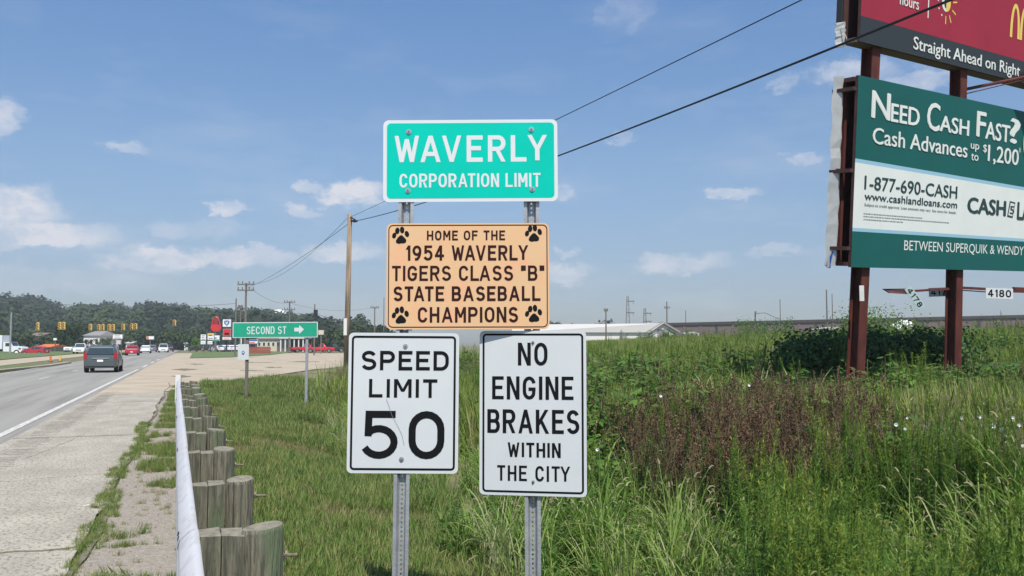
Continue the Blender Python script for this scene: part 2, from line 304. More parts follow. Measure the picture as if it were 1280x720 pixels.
# ------------------------------------------------------------------ ground
TH = radians(20.0); RU = Vector((-sin(TH), cos(TH), 0)); RV = Vector((cos(TH), sin(TH), 0))
def W(u, v, z=0): return RU*u+RV*v+Vector((0,0,z))
def uv(x, y): return (-x*sin(TH)+y*cos(TH), x*cos(TH)+y*sin(TH))
def sm(t): t = np.clip(t, 0, 1); return t*t*(3-2*t)
def H(x, y):
    u, v = -x*sin(TH)+y*cos(TH), x*cos(TH)+y*sin(TH)
    neg = np.interp(v, [-1e4,.45,.9,3.2,4.6,8,13,1e4], [-.03,-.03,-.07,-.55,-.58,-.25,-.03,-.03])+.03
    pos = np.interp(v, [0,20,28,36,60,200,1e4], [0,.03,.75,1.4,1.6,1.75,1.75])*sm((v-16)/4)
    far = 1-sm((u-24)/14)
    pos = pos*sm((np.arctan2(x, np.maximum(y, .01))+.04)/.07)*(y > -60)
    lf = -.5*sm((-v-24)/30)
    return -.03+neg*far+pos+lf
def Hs(x, y): return float(H(np.array([x]), np.array([y]))[0])
ax_ = np.concatenate([-np.geomspace(3000,41,16), np.arange(-40,100,1.0), np.geomspace(101,3000,18)])
av_ = np.concatenate([-np.geomspace(3000,31,14), np.arange(-30,80,.8), np.geomspace(81,3000,16)])
U_, V_ = np.meshgrid(ax_, av_, indexing='ij'); X_ = -U_*sin(TH)+V_*cos(TH); Y_ = U_*cos(TH)+V_*sin(TH); Z_ = H(X_, Y_)
nn = (np.sin(X_*1.3+2*np.cos(Y_*.7))*np.cos(Y_*1.1+X_*.3))*.035; Z_ = Z_+nn*sm((V_-.8)/1)*(V_ < 300)
b = MB(); nu, nv = U_.shape
b.add(np.stack([X_,Y_,Z_],-1).reshape(-1,3).tolist(), [(i*nv+j,(i+1)*nv+j,(i+1)*nv+j+1,i*nv+j+1) for i in range(nu-1) for j in range(nv-1)])
tag(b.build('ground', 'earth', smooth=True), kind='structure')

def strip(name, m, u0, u1, v0, v1, z, kind='structure', n=40, jit=0, vj=None):
    b = MB(); us = np.linspace(u0, u1, n+1) if u1 < 120 else np.concatenate([np.linspace(u0, 60, n), np.geomspace(65, u1, 20)])
    L_ = []; R_ = []
    for u in us:
        j = (random.random()-.5)*jit
        L_.append(W(u, v0, z)); R_.append(W(u, v1+j, z))
    k = len(us)
    b.add(L_+R_, [(i, k+i, k+i+1, i+1) for i in range(k-1)])
    o = b.build(name, m)
    if kind: tag(o, kind=kind)
    return o
strip('road', 'asphalt', -30, 900, -10.0, -2.9, 0.0)
strip('shoulder', 'shoulder', -30, 48, -2.9, -.80, .004, n=160, jit=.07)
strip('gravel_verge', 'gravel', -30, 40, -.78, .35, -.012, n=200, jit=.12)
strip('edge_line', 'wornpaint', -30, 62, -3.27, -3.12, .008)
b = MB()
for k in range(3): b.add([W(68+k*14,-3.28,.008), W(68+k*14,-3.1,.008), W(75+k*14,-3.1,.008), W(75+k*14,-3.28,.008)], [(0,1,2,3)])
for k in range(18): b.add([W(10+k*12.2,-6.72,.008), W(10+k*12.2,-6.6,.008), W(13+k*12.2,-6.6,.008), W(13+k*12.2,-6.72,.008)], [(0,1,2,3)])
for v0 in (-9.9,): b.add([W(-30,v0,.008), W(-30,v0+.12,.008), W(400,v0+.12,.008), W(400,v0,.008)], [(0,1,2,3)])
tag(b.build('lane_markings', 'wornpaint'), kind='structure')
strip('far_carriageway', 'lot', -30, 900, -22.5, -13.6, 0.0)
# joints and rumble grooves of the shoulder: pressed into its surface as darker strips
b = MB()
for u in (-1.2, 8.0, 17.5, 27.5):
    P = []; Q = []
    for i in range(25):
        v = -2.88+i*2.05/24; w_ = .018+.012*random.random(); c = u+.03*sin(i*1.1)+.02*random.random()
        P.append(W(c-w_, v, .007)); Q.append(W(c+w_, v, .007))
    b.add(P+Q, [(i, i+1, 25+i+1, 25+i) for i in range(24)])
tag(b.build('shoulder_joints', 'crack'), kind='structure')
b = MB()
for i in range(150):
    u = 2.0+i*.21
    if u > 34: break
    for k in range(1):
        if random.random() < .12: continue
        a0 = -2.76+.10*random.random(); a1 = -2.36+.14*random.random()
        b.add([W(u,a0,.007), W(u,a1,.007), W(u+.07,a1+.01,.007), W(u+.07,a0,.007)], [(0,1,2,3)])
tag(b.build('rumble_strip', 'rumble'), kind='structure')
# long crack between the shoulder slab and the verge
b = MB(); P = []; Q = []
for i in range(120):
    u = 1+i*.33; c = -.80+.05*sin(u*.9)+.03*random.random(); w_ = .012+.02*random.random()
    P.append(W(u, c-w_, .0075)); Q.append(W(u, c+w_, .0075))
b.add(P+Q, [(i, 120+i, 120+i+1, i+1) for i in range(119)]); tag(b.build('shoulder_crack', 'crack'), kind='structure')

def hair(u, v, du, dv, n, w_, wob, z=.0078):
    P = []; Q = []; o_ = 0
    for i in range(n+1):
        t = i/n; o_ += random.uniform(-wob, wob); ww = w_*random.uniform(.4,1.2)
        uu, vv = u+du*t+(o_ if abs(dv) > abs(du) else 0), v+dv*t+(o_ if abs(du) >= abs(dv) else 0)
        a_, c_ = ((ww,0) if abs(dv) > abs(du) else (0,ww)); P.append(W(uu-a_, vv-c_, z)); Q.append(W(uu+a_, vv+c_, z))
    b.add(P+Q, [(i, n+1+i, n+2+i, i+1) if abs(dv) <= abs(du) else (i, i+1, n+2+i, n+1+i) for i in range(n)])
b = MB()
for a_ in ((3.2,-2.1,2.4,.5,26,.006,.02),(5.2,-1.5,.4,.65,14,.005,.03),(6.5,-2.8,.3,1.1,16,.005,.03),(12,-2.8,.4,1.9,24,.009,.03),(14.5,-2.2,4,.4,24,.009,.03),(20.5,-2.8,.3,1.9,24,.012,.04),(23,-1.6,5,-.4,24,.012,.04),(4.4,-1.25,1.2,-.3,14,.005,.02)): hair(*a_)
tag(b.build('shoulder_hairline_cracks', 'rumble'), kind='structure')
# concrete lot past the guardrail, edge runs along the grass
edge = [(226,487),(262,484),(300,480),(342,468),(390,461),(432,457),(470,452.5),(520,449),(600,446)]
b = MB(); near = [onz(x, y+1, .006) for x, y in edge]; far = [onz(x, 441.5, .006) for x in (219,262,300,342,390,432,470,520,600)]
P = [W(31,-2.9,.006), W(110,-2.9,.006)]
b.add([P[0], near[0], far[0], P[1]], [(0,1,2,3)])
for i in range(len(near)-1): b.quad(near[i], near[i+1], far[i+1], far[i])
tag(b.build('concrete_lot', 'lot'), kind='structure')
b = MB()
for (x0,x1,y,dy) in ((214,246,461.5,1.4),(214,240,470,1.5),(300,330,463,.5),(330,352,459,.6),(305,345,453,.5),(232,262,455,.5),(360,400,452,.5)):
    a = [onz(x0+(x1-x0)*i/8, y+random.uniform(-.4,.4)-dy*.5*sin(pi*i/8), .012) for i in range(9)]; c = [onz(x0+(x1-x0)*i/8, y+random.uniform(-.3,.3)+dy*sin(pi*i/8)+.15, .012) for i in range(9)]
    b.add(a+c, [(i, 9+i, 9+i+1, i+1) for i in range(8)])
tag(b.build('lot_cracks', 'crack'), kind='structure')
def patch(name, m, pts, z, kind='structure'):
    b = MB(); b.add([onz(x, y, z) for x, y in pts], [tuple(range(len(pts)))[::-1]]); return tag(b.build(name, m), kind=kind)
M['lawn'] = mat('short_lawn', (.085,.14,.035), .95, (.14,.17,.06), 1.2, bump=.5, bscale=10)
patch('grass_island', 'lawn', [(237,447.5),(290,446.2),(338,443.5),(366,440),(330,438.6),(262,437.6),(241,440.5)], .05)
patch('median_lawn', 'lawn', [(-60,468),(0,463.2),(62,457),(40,455),(0,457.5),(-60,461)], .012)
patch('verge_lawn', 'lawn', [(-200,449.5),(0,449.5),(30,447),(70,444),(118,440.5),(100,437),(0,438),(-200,439)], .06)
b = MB(); P = [(-40,469.3),(0,464.6),(60,458.3),(86,454.2),(88,452.5),(72,454)]
for (a, c) in zip(P[:4], P[1:4]):
    p, q = onz(*a, 0), onz(*c, 0); d = (q-p).normalized(); s_ = Vector((-d.y, d.x, 0))*.2
    b.add([p-s_, p+s_, q+s_, q-s_]+[x+Vector((0,0,.13)) for x in (p-s_, p+s_, q+s_, q-s_)], [(0,1,2,3),(4,5,6,7),(0,1,5,4),(1,2,6,5),(2,3,7,6),(3,0,4,7)])
tag(b.build('kerb', 'lot'), kind='structure')

# hills behind the town
RID = [(-260,388),(-120,376),(-40,371),(0,372),(14,370),(40,371),(60,379),(80,385),(92,384),(130,381),(160,383),(190,380),(210,384),(240,388),(262,386),(285,387),(300,391),(325,389),(345,391),(362,394),(382,402),(400,411),(420,419),(470,425),(600,428)]
def ridge(x): return float(np.interp(x, [p[0] for p in RID], [p[1] for p in RID]))
b = MB(); cols = list(range(-260,601,10)); rows = [(330,0),(420,.35),(520,.75),(620,1.0),(760,.8)]
for Yr, fr in rows:
    for x in cols:
        top = at(x, ridge(x)+9, 620).z; p = at(x, 430, Yr*1.0); p.z = max(top-6, 0)*fr-.1; b.v.append(tuple(p))
nc = len(cols)
for i in range(4):
    for j in range(nc-1): b.f.append((i*nc+j,(i*nc+j+1),(i+1)*nc+j+1,(i+1)*nc+j)); b.m.append(0)
M['hillground'] = mat('hill_ground', (.035,.055,.025), 1)
tag(b.build('hill', 'hillground', smooth=True), kind='structure')

# ------------------------------------------------------------------ plant prototypes (kept out of the scene, instanced by the stuff objects)
def ribbon(mb, base, az_, ln, w_, lean0, bend, seg=4):
    d = Vector((cos(az_), sin(az_), 0)); s_ = Vector((-d.y, d.x, 0)); p = Vector(base); vs = []; a = lean0
    for i in range(seg+1):
        t = i/seg; ww = w_*(1-.25*t) if i < seg else 0
        if i == seg: vs.append(p.copy())
        else: vs += [p-s_*ww/2, p+s_*ww/2]
        a = lean0+bend*t*t; p = p+(Vector((0,0,1))*cos(a)+d*sin(a))*ln/seg
    fs = [(2*i,2*i+1,2*i+3,2*i+2) for i in range(seg-1)]+[(2*seg-2,2*seg-1,2*seg)]
    mb.add(vs, fs)
def leafq(mb, p, d, up, ln, w_):
    d = Vector(d).normalized(); s_ = d.cross(Vector(up)).normalized()*w_/2
    mb.add([p, p+d*ln*.45-s_, p+d*ln, p+d*ln*.45+s_], [(0,1,2,3)])
R = random.uniform
def proto(mb, name, mats):
    me = bpy.data.meshes.new(name); me.from_pydata([tuple(v) for v in mb.v], [], mb.f)
    for m_ in mats: me.materials.append(M[m_])
    me.polygons.foreach_set('material_index', mb.m); me.update(); return bpy.data.objects.new(name, me)
def coll(name, obs):
    c = bpy.data.collections.new(name)
    for o in obs: c.objects.link(o)
    return c
def p_mown(dry):
    mb = MB()
    for i in range(46):
        mb.mi = 1 if random.random() < dry else 0; r = R(0,.11); t = R(0,2*pi)
        ribbon(mb, (r*cos(t), r*sin(t), -.01), R(0,2*pi), R(.07,.19), R(.004,.007), R(0,.5), R(.2,1.3), 3)
    return proto(mb, 'tuft', ['grass_mown','grass_dry'])
def p_tall(pale=0.1):
    mb = MB()
    for i in range(26):
        mb.mi = 1 if random.random() < pale else 0; r = R(0,.16); t = R(0,2*pi)
        ribbon(mb, (r*cos(t), r*sin(t), -.02), R(0,2*pi), R(.5,1.15), R(.009,.017), R(0,.4), R(.6,2.9), 7)
    mb.mi = 2
    for i in range(5):
        a = R(0,2*pi); h = R(.75,1.15); l = R(.1,.35); pts = [Vector((0,0,0))+Vector((cos(a)*l*t*t, sin(a)*l*t*t, h*t*(1-.12*t*t*l*3))) for t in (0,.3,.6,.85,1)]
        mb.mi = 0; mb.tube(pts, .0025, 3, False); d = (pts[-1]-pts[-2]).normalized(); q = [pts[-1]+d*k_*.03+Vector((0,0,-.006*k_*k_)) for k_ in range(4)]; mb.mi = 2; mb.tube(q, .008, 4, True, .003)
    for i in range(16):
        mb.mi = 0; r = R(0,.2); t = R(0,2*pi); ribbon(mb, (r*cos(t), r*sin(t), -.02), R(0,2*pi), R(.2,.45), R(.008,.012), R(.1,.6), R(.3,1.2), 3)
    return proto(mb, 'grass', ['grass_tall','grass_pale','seed_head'])
def p_gold():
    mb = MB()
    for s_ in range(6):
        bx, by = R(-.18,.18), R(-.16,.16); h = R(.85,1.25); lx, ly = R(-.12,.12), R(-.12,.12)
        mb.mi = 0; top = Vector((bx+lx, by+ly, h)); b0 = Vector((bx, by, -.02)); mb.tube([b0, top], .004, 3, False)
        for i in range(74):
            t = .15+.85*i/74; p = b0.lerp(top, t); a = i*2.4+R(-.3,.3); ln = R(.055,.11)*(1.2-.6*t)
            leafq(mb, p, (cos(a), sin(a), R(.0,.9)), (0,0,1), ln, R(.007,.012))
        mb.mi = 1
        for i in range(60):
            t = R(.82,1.04); p = b0.lerp(top, t); a = R(0,2*pi); leafq(mb, p, (cos(a), sin(a), R(.3,1.3)), (0,0,1), R(.02,.05), R(.004,.008))
    return proto(mb, 'goldenrod', ['weed_green','weed_top'])
def p_dock():
    mb = MB()
    for s_ in range(7):
        b0 = Vector((R(-.2,.2), R(-.2,.2), -.02)); top = b0+Vector((R(-.15,.15), R(-.15,.15), R(.75,1.25)))
        mb.mi = 1; mb.tube([b0, top], .004, 3, False)
        mb.mi = 0
        for k in range(R.__call__(3,6).__int__()):
            t0 = R(.66,.95); p0 = b0.lerp(top, t0); a = R(0,2*pi); tip = p0+Vector((cos(a)*R(.03,.1), sin(a)*R(.03,.1), R(.1,.22)))
            mb.mi = 1; mb.tube([p0, tip], .002, 3, False); mb.mi = 0
            for q in range(9):
                c = p0.lerp(tip, R(.4,1.05)); a2 = R(0,2*pi); leafq(mb, c, (cos(a2), sin(a2), R(-.5,1)), (R(-1,1),R(-1,1),.3), R(.014,.028), R(.010,.017))
        for q in range(16):
            c = b0.lerp(top, R(.86,1.02)); a2 = R(0,2*pi); leafq(mb, c, (cos(a2), sin(a2), R(-.5,1)), (R(-1,1),R(-1,1),.3), R(.015,.03), R(.012,.02))
        mb.mi = 2
        for q in range(5): p = b0.lerp(top, R(.05,.5)); a2 = R(0,2*pi); leafq(mb, p, (cos(a2), sin(a2), R(-.2,.5)), (0,0,1), R(.08,.16), .02)
    return proto(mb, 'dock', ['dock_brown','stalk_brown','weed_green'])
def p_pan():
    mb = MB()
    for s_ in range(16):
        b0 = Vector((R(-.2,.2), R(-.2,.2), -.02)); a = R(0,2*pi); top = b0+Vector((cos(a)*R(0,.2), sin(a)*R(0,.2), R(.55,.95)))
        mb.mi = 1; mb.tube([b0, top], .0022, 3, False); mb.mi = 0
        for q in range(14):
            p = b0.lerp(top, R(.6,1)); a2 = R(0,2*pi); ribbon(mb, p, a2, R(.05,.12), .004, R(.3,1.2), .3, 2)
    mb.mi = 2
    for q in range(20): ribbon(mb, (R(-.2,.2), R(-.2,.2), 0), R(0,2*pi), R(.25,.5), .008, R(0,.5), R(.3,1.2), 3)
    return proto(mb, 'panicle_grass', ['panicle','stalk_brown','grass_tall'])
def p_broad():
    mb = MB()
    for s_ in range(9):
        b0 = Vector((R(-.14,.14), R(-.14,.14), -.02)); top = b0+Vector((R(-.12,.12), R(-.12,.12), R(.15,.45)))
        mb.tube([b0, top], .003, 3, False)
        for i in range(13):
            p = b0.lerp(top, R(.2,1)); a = R(0,2*pi); leafq(mb, p, (cos(a), sin(a), R(-.3,.5)), (0,0,1), R(.05,.1), R(.03,.055))
    return proto(mb, 'broadleaf', ['broadleaf'])
def p_leafy(m_):
    mb = MB()
    for s_ in range(9):
        a = R(0,2*pi); b0 = Vector((R(-.1,.1), R(-.1,.1), -.03)); rr = R(.05,.42); top = Vector((cos(a)*rr, sin(a)*rr, R(.6,1.05)-rr*.5)); mb.mi = 1; mb.tube([b0, top], .006, 3, False); mb.mi = 0
        for i in range(30):
            p = b0.lerp(top, R(.2,1.02)); a2 = R(0,2*pi); ln = R(.07,.15); dd = Vector((cos(a2), sin(a2), R(-.5,.6)))
            leafq(mb, p+dd*R(0,.06), dd, (R(-.4,.4),R(-.4,.4),1), ln, ln*R(.4,.6))
    return proto(mb, 'leafy_weed', [m_,'stalk_brown'])
def p_field():     # one square of distant meadow: many upright blades and stalks
    mb = MB()
    for i in range(120):
        mb.mi = random.choices([0,1,2],[.72,.14,.14])[0]
        ribbon(mb, (R(-.6,.6), R(-.6,.6), -.05), R(0,2*pi), R(.5,1.15), R(.018,.034), R(0,.25), R(.1,1.0), 3)
    return proto(mb, 'meadow', ['grass_field','grass_dry','weed_green'])
leaf('grass_field', (.19,.28,.045), (.33,.35,.10))
def p_crown(n=520, r=1.0):
    mb = MB()
    cl = [(Vector((R(-.6,.6), R(-.6,.6), R(.4,1.4))), R(.4,.62)) for k in range(8)]
    for i in range(n):
        c, cr = random.choice(cl); d = Vector((random.gauss(0,1), random.gauss(0,1), random.gauss(0,1))).normalized(); p = c+d*cr*R(.7,1.05)
        t = (d.orthogonal()+Vector((R(-.6,.6), R(-.6,.6), R(-.6,.6)))).normalized(); leafq(mb, p, t, d, R(.16,.3), R(.14,.26))
    mb.mi = 1; mb.tube([(0,0,-.4),(0,0,.6)], .06, 5, False)
    return proto(mb, 'crown', ['hill_leaf','bark'])
C_mown = coll('mown_tufts', [p_mown(.12), p_mown(.2), p_mown(.06)]); C_dry = coll('dry_tufts', [p_mown(.85), p_mown(.7)])
C_tall = coll('tall_grasses', [p_tall(.08) for _ in range(4)]); C_pale = coll('pale_grasses', [p_tall(.85)])
C_gold = coll('goldenrods', [p_gold() for _ in range(4)]); C_dock = coll('docks', [p_dock() for _ in range(4)]); C_pan = coll('panicles', [p_pan() for _ in range(3)])
C_leafy = coll('leafy_weeds', [p_leafy('leafy_a'), p_leafy('leafy_b'), p_leafy('leafy_a'), p_leafy('leafy_b')]); C_broad = coll('broadleaves', [p_broad() for _ in range(3)]); C_field = coll('meadows', [p_field() for _ in range(3)]); C_crown = coll('crowns', [p_crown() for _ in range(5)])

def scatter(name, pts, scl, cl_, tilt=.12, label=None, cat=None):
    """one 'stuff' object: vertices where plants stand, geometry nodes put a plant on each"""
    n = len(pts); me = bpy.data.meshes.new(name); me.from_pydata([tuple(p) for p in pts], [], [])
    a = me.attributes.new('rot', 'FLOAT_VECTOR', 'POINT'); rr = np.stack([rng.normal(0,tilt,n), rng.normal(0,tilt,n), rng.uniform(0,2*pi,n)], -1).astype(np.float32); a.data.foreach_set('vector', rr.ravel())
    a = me.attributes.new('scl', 'FLOAT', 'POINT'); a.data.foreach_set('value', np.asarray(scl, np.float32))
    o = bpy.data.objects.new(name, me); COL.objects.link(o); tag(o, label, cat, kind='stuff')
    g = bpy.data.node_groups.new(name, 'GeometryNodeTree'); g.interface.new_socket('Geometry', in_out='INPUT', socket_type='NodeSocketGeometry'); g.interface.new_socket('Geometry', in_out='OUTPUT', socket_type='NodeSocketGeometry')
    gi = g.nodes.new('NodeGroupInput'); go = g.nodes.new('NodeGroupOutput'); ip = g.nodes.new('GeometryNodeInstanceOnPoints'); ci = g.nodes.new('GeometryNodeCollectionInfo')
    ci.inputs[0].default_value = cl_; ci.inputs['Separate Children'].default_value = True; ci.inputs['Reset Children'].default_value = True
    ip.inputs['Pick Instance'].default_value = True
    ar = g.nodes.new('GeometryNodeInputNamedAttribute'); ar.data_type = 'FLOAT_VECTOR'; ar.inputs[0].default_value = 'rot'
    as_ = g.nodes.new('GeometryNodeInputNamedAttribute'); as_.data_type = 'FLOAT'; as_.inputs[0].default_value = 'scl'
    g.links.new(gi.outputs[0], ip.inputs['Points']); g.links.new(ci.outputs[0], ip.inputs['Instance']); g.links.new(ar.outputs[0], ip.inputs['Rotation']); g.links.new(as_.outputs[0], ip.inputs['Scale']); g.links.new(ip.outputs[0], go.inputs[0])
    md = o.modifiers.new('plants', 'NODES'); md.node_group = g
    return o
def vn(x, y, s, seed=0):   # smooth value noise
    x = x/s+seed*17.3; y = y/s-seed*9.1; return .5+.25*(np.sin(x*1.7+1.3*np.sin(y*1.1))+np.sin(y*2.1+1.7*np.sin(x*.9+seed)))
def pts_uv(n, u0, u1, v0, v1):
    u = rng.uniform(u0,u1,n); v = rng.uniform(v0,v1,n); return -u*sin(TH)+v*cos(TH), u*cos(TH)+v*sin(TH), u, v
def P3(x, y): return np.stack([x, y, H(x, y)], -1)
def px_of(x, y): return 640+F*x/np.maximum(y,.1)
def clear(x, y, r=.12):
    k = np.ones_like(x, bool)
    for (a, c) in ((-.62,4.95),(.12,4.95)): k &= (x-a)**2+(y-c)**2 > r*r
    return k
# mown slope between guardrail and weeds
def bound(u): return 2.55+.35*np.sin(u*.6)+.02*u+.9*sm((u-16)/14)
x, y, u, v = pts_uv(30000, .8, 38, .42, 5.2); keep = (v < bound(u)+.25) & (rng.random(len(x)) < np.clip(14/(u+3), .25, 1)) & clear(x,y,.05)
dryp = vn(x, y, .8, 1)*vn(x, y, 2.3, 4) > .36
k = keep & ~dryp; scatter('mown_grass', P3(x[k],y[k]), (rng.uniform(.7,1.25,k.sum())*(1+u[k]*.02)*(1+.5*sm((v[k]-1.6)/1.4))), C_mown, .18)
k = keep & dryp & (rng.random(len(x)) < .7); scatter('dry_grass', P3(x[k],y[k]), rng.uniform(.6,1.0,k.sum()), C_dry, .25)
# weeds along the verge and in the crack
x, y, u, v = pts_uv(9000, 1.2, 36, -.62, .42)
g = vn(x, y, .55, 7); k = ((g+ .35*sm((v+.2)/.4)) > np.where(u < 6.8, .72, np.where(u < 10, .95, .55))) & (rng.random(len(x)) < .75)
scatter('verge_grass', P3(x[k],y[k])+[0,0,.01], rng.uniform(.35,.8,k.sum())*(1+u[k]*.01), C_mown, .3)
k2 = ~k & (rng.random(len(x)) < .05); scatter('verge_dry_grass', P3(x[k2],y[k2])+[0,0,.01], rng.uniform(.25,.5,k2.sum()), C_dry, .4)
x, y, u, v = pts_uv(2600, 4.0, 20, -1.0, -.6)
k = (np.abs(v+.8-.05*np.sin(u*.9)) < .05+.07*(vn(x,y,.5,2) > .5)) & (((u > 5.9)) | ((u > 4.3) & (u < 4.75) & (v > -1.1))) & (rng.random(len(x)) < .6)
scatter('crack_grass', P3(x[k],y[k])+[0,0,.02], rng.uniform(.25,.6,k.sum()), C_mown, .35)
u = rng.normal(0,.03,90)+8.0; v = rng.uniform(-2.8,-.3,90); x = -u*sin(TH)+v*cos(TH); y = u*cos(TH)+v*sin(TH); scatter('joint_grass', P3(x,y)+[0,0,.02], rng.uniform(.08,.24,90)+.2*(v>-.9), C_mown, .3)
# tall weeds: kinds by place
n = 26000; x, y, u, v = pts_uv(n, 1.0, 46, 2.1, 34)
pxx = px_of(x, y); r = np.hypot(x, y); inside = (v > bound(u)-.1) & (y > 2.6) & (r < 40) & (pxx > 250) & (pxx < 1650) & clear(x,y,.3)
inside &= ~((u > 33) & (v < 12))
lowtall = sm((r-9)/8)
q = rng.random(n); nz1 = vn(x,y,1.1,3); nz2 = vn(x,y,2.2,9)
gold = (pxx > 900+110*nz1) & (r < 10.8) & (r > 3.6) & (nz2 > .12)
ed_ = ((pxx-940)/165)**2+((r-12.3)/3.6)**2; dockz = ed_ < .55+.9*nz1*nz2+.5*rng.random(n)
panz = (r >= 10.2) & (r < 16.5) & (pxx >= 1110+60*nz1)
rest = ~(gold | dockz | panz) | ((rng.random(n) < .035) & ~panz)
midz = (r > 10.5) & (r < 19) & (pxx > 760)
rest &= ~(midz & (rng.random(n) < .7))
short = 1-.42*((r > 12.5) & (r < 21) & (pxx > 930) & (pxx < 1300))
dens = np.clip(8/(r+2), .25, 1)
k = inside & rest & (q < .62*dens); scatter('tall_grass', P3(x[k],y[k]), short[k]*rng.uniform(.55,1.0,k.sum())*(.5+.95*nz1[k])*(.75+.25*sm((v[k]-2.6)/1.5)), C_tall, .16)
k = inside & rest & (q > .9) & (nz1 > .45); scatter('pale_tall_grass', P3(x[k],y[k]), rng.uniform(.6,.95,k.sum()), C_pale, .12)
k = inside & (r < 12) & (q < .55*dens) & (v < 7.5); scatter('broadleaf_weeds', P3(x[k],y[k]), rng.uniform(.7,1.2,k.sum()), C_broad, .2)
gq = vn(x, y, .9, 13); k = inside & gold & (q < .3+1.2*gq); scatter('goldenrod_weeds', P3(x[k],y[k]), rng.uniform(.75,1.12,k.sum())*(.72+.5*gq[k]), C_gold, .1)
k = inside & ~gold & (r < 22) & (r > 9) & (q > .86) & (pxx > 700); k_ = k; kt = inside & gold & (gq < .33) & (q > .8); scatter('grass_between_goldenrod', P3(x[kt],y[kt]), rng.uniform(.6,.95,kt.sum()), C_tall, .15); k = k_; scatter('scattered_goldenrod', P3(x[k],y[k]), short[k]*rng.uniform(.75,1.1,k.sum()), C_gold, .1)
k = inside & dockz & (q < .5); scatter('brown_seed_weeds', P3(x[k],y[k]), rng.uniform(.85,1.3,k.sum()), C_dock, .1)
k = inside & (panz | (midz & (nz1*nz2 > .22) & (rng.random(n) < .5))) & (q < .85); scatter('feathery_grass', P3(x[k],y[k]), rng.uniform(.8,1.2,k.sum()), C_pan, .12)
k = inside & panz & (q > .94); scatter('tall_grass_right', P3(x[k],y[k]), rng.uniform(.7,1.05,k.sum()), C_tall, .12)
nz4 = vn(x, y, .7, 11)
k = inside & (nz4*nz2 > .30) & (q < .5) & (pxx > 690) & ~(dockz & (rng.random(n) < .8)) & (r > 9)
scatter('leafy_weeds', P3(x[k],y[k]), rng.uniform(.7,1.2,k.sum())*(1+.25*(r[k] > 12)), C_leafy, .15)
k = inside & (r > 12.5) & (r < 19) & (pxx > 960) & (pxx < 1330) & (q > .72); scatter('leafy_weeds_by_billboard', P3(x[k],y[k]), rng.uniform(.45,.85,k.sum()), C_leafy, .15)
# far meadow
n = 42000; az_ = rng.uniform(radians(-16), radians(46), n); r = 14+126*rng.random(n)**1.4; x = r*np.sin(az_); y = r*np.cos(az_); u, v = uv(x, y)
k = (v > 3.4+.05*r) & ~((u > 34) & (v < 13)) & (H(x,y) > -.5) & (r > 13.5) & ~((px_of(x,y) < 612) & (r > 52))
pch = vn(x, y, 5, 2)*vn(x, y, 9, 5)
k &= ~((r < 20) & (px_of(x,y) > 760) & (rng.random(n) < .72))
kb = k & (pch > .42) & (rng.random(n) < .5); kk = k & ~kb
scatter('meadow_grass', P3(x[kk],y[kk]), (1-.42*sm((r[kk]-45)/60))*rng.uniform(.75,1.1,kk.sum())*(1-.12*sm((r[kk]-60)/40))*(1+.25*vn(x[kk],y[kk],6,1)), C_field, .08)
scatter('meadow_dry_patches', P3(x[kb],y[kb]), (1-.42*sm((r[kb]-45)/60))*rng.uniform(1.0,1.5,kb.sum()), C_pan, .12)
kl = k & (vn(x,y,3,6)*vn(x,y,7,8) > .33) & (rng.random(n) < .16) & (r < 95); scatter('meadow_leafy_weeds', P3(x[kl],y[kl]), rng.uniform(.9,1.7,kl.sum()), C_leafy, .15)
k = k & (rng.random(n) < .04) & (r > 16) & (r < 60); scatter('meadow_goldenrod', P3(x[k],y[k]), rng.uniform(1.0,1.5,k.sum()), C_gold, .1)
# loose stones on the verge
b = MB()
for k in range(4): pass
def p_stone():
    mb = MB(); vs = [Vector((random.gauss(0,1), random.gauss(0,1), random.gauss(0,.6))).normalized()*R(.7,1.1) for _ in range(9)]
    import bmesh
    bm = bmesh.new()
    for q in vs: bm.verts.new(q)
    bmesh.ops.convex_hull(bm, input=bm.verts); bmesh.ops.delete(bm, geom=[v for v in bm.verts if not v.link_faces], context='VERTS')
    me = bpy.data.meshes.new('stone'); bm.to_mesh(me); me.materials.append(M['stone']); return bpy.data.objects.new('stone', me)
C_st = coll('stones', [p_stone() for _ in range(5)])
x, y, u, v = pts_uv(3800, 1.5, 14, -.8, .3); scatter('loose_gravel', P3(x,y)+[0,0,.02], .004+.011*rng.random(3800)**3, C_st, 1)
x, y, u, v = pts_uv(500, 1.5, 12, -2.6, -.8); scatter('loose_chips', P3(x,y)+[0,0,.036], .002+.005*rng.random(500)**3, C_st, 1)
# hillside wood
n = 3000; px = rng.uniform(-250,470,n); Yr = 335+290*rng.random(n)**.8; P = []; sc = []
for a, yy in zip(px, Yr):
    fr = np.interp(yy, [330,420,520,620], [0,.35,.75,1.0]); top = at(a, ridge(a)+9, 620).z; p = at(a, 430, yy); z = max(top-2-4.5,0)*fr-1
    P.append((p.x, p.y, z)); sc.append(R(3.6,6.0)+3.4*(random.random()**4))
scatter('hillside_wood', P, sc, C_crown, .06)
P = []; sc = []
for a, yy, s_ in [(a, R(190,250), R(2.6,3.6)) for a in np.linspace(398,486,34)]+[(a, R(230,260), R(2.5,3.3)) for a in np.linspace(60,250,60)]+[(a, R(200,240), R(2.2,3.4)) for a in np.linspace(-90,75,40)]:
    p = at(a, 430, yy); P.append((p.x, p.y, -.1)); sc.append(s_)
scatter('town_tree_line', P, sc, C_crown, .06)
P = []; sc = []
for a in list(np.linspace(682,725,12))+list(np.linspace(738,762,9))+list(np.linspace(818,1000,14)):
    p = at(a, 430, 330+R(0,40)); P.append((p.x, p.y, 0)); sc.append(R(4.6,5.9) if a < 800 else R(4.6,5.0))
scatter('distant_tree_line', P, sc, C_crown, .06)

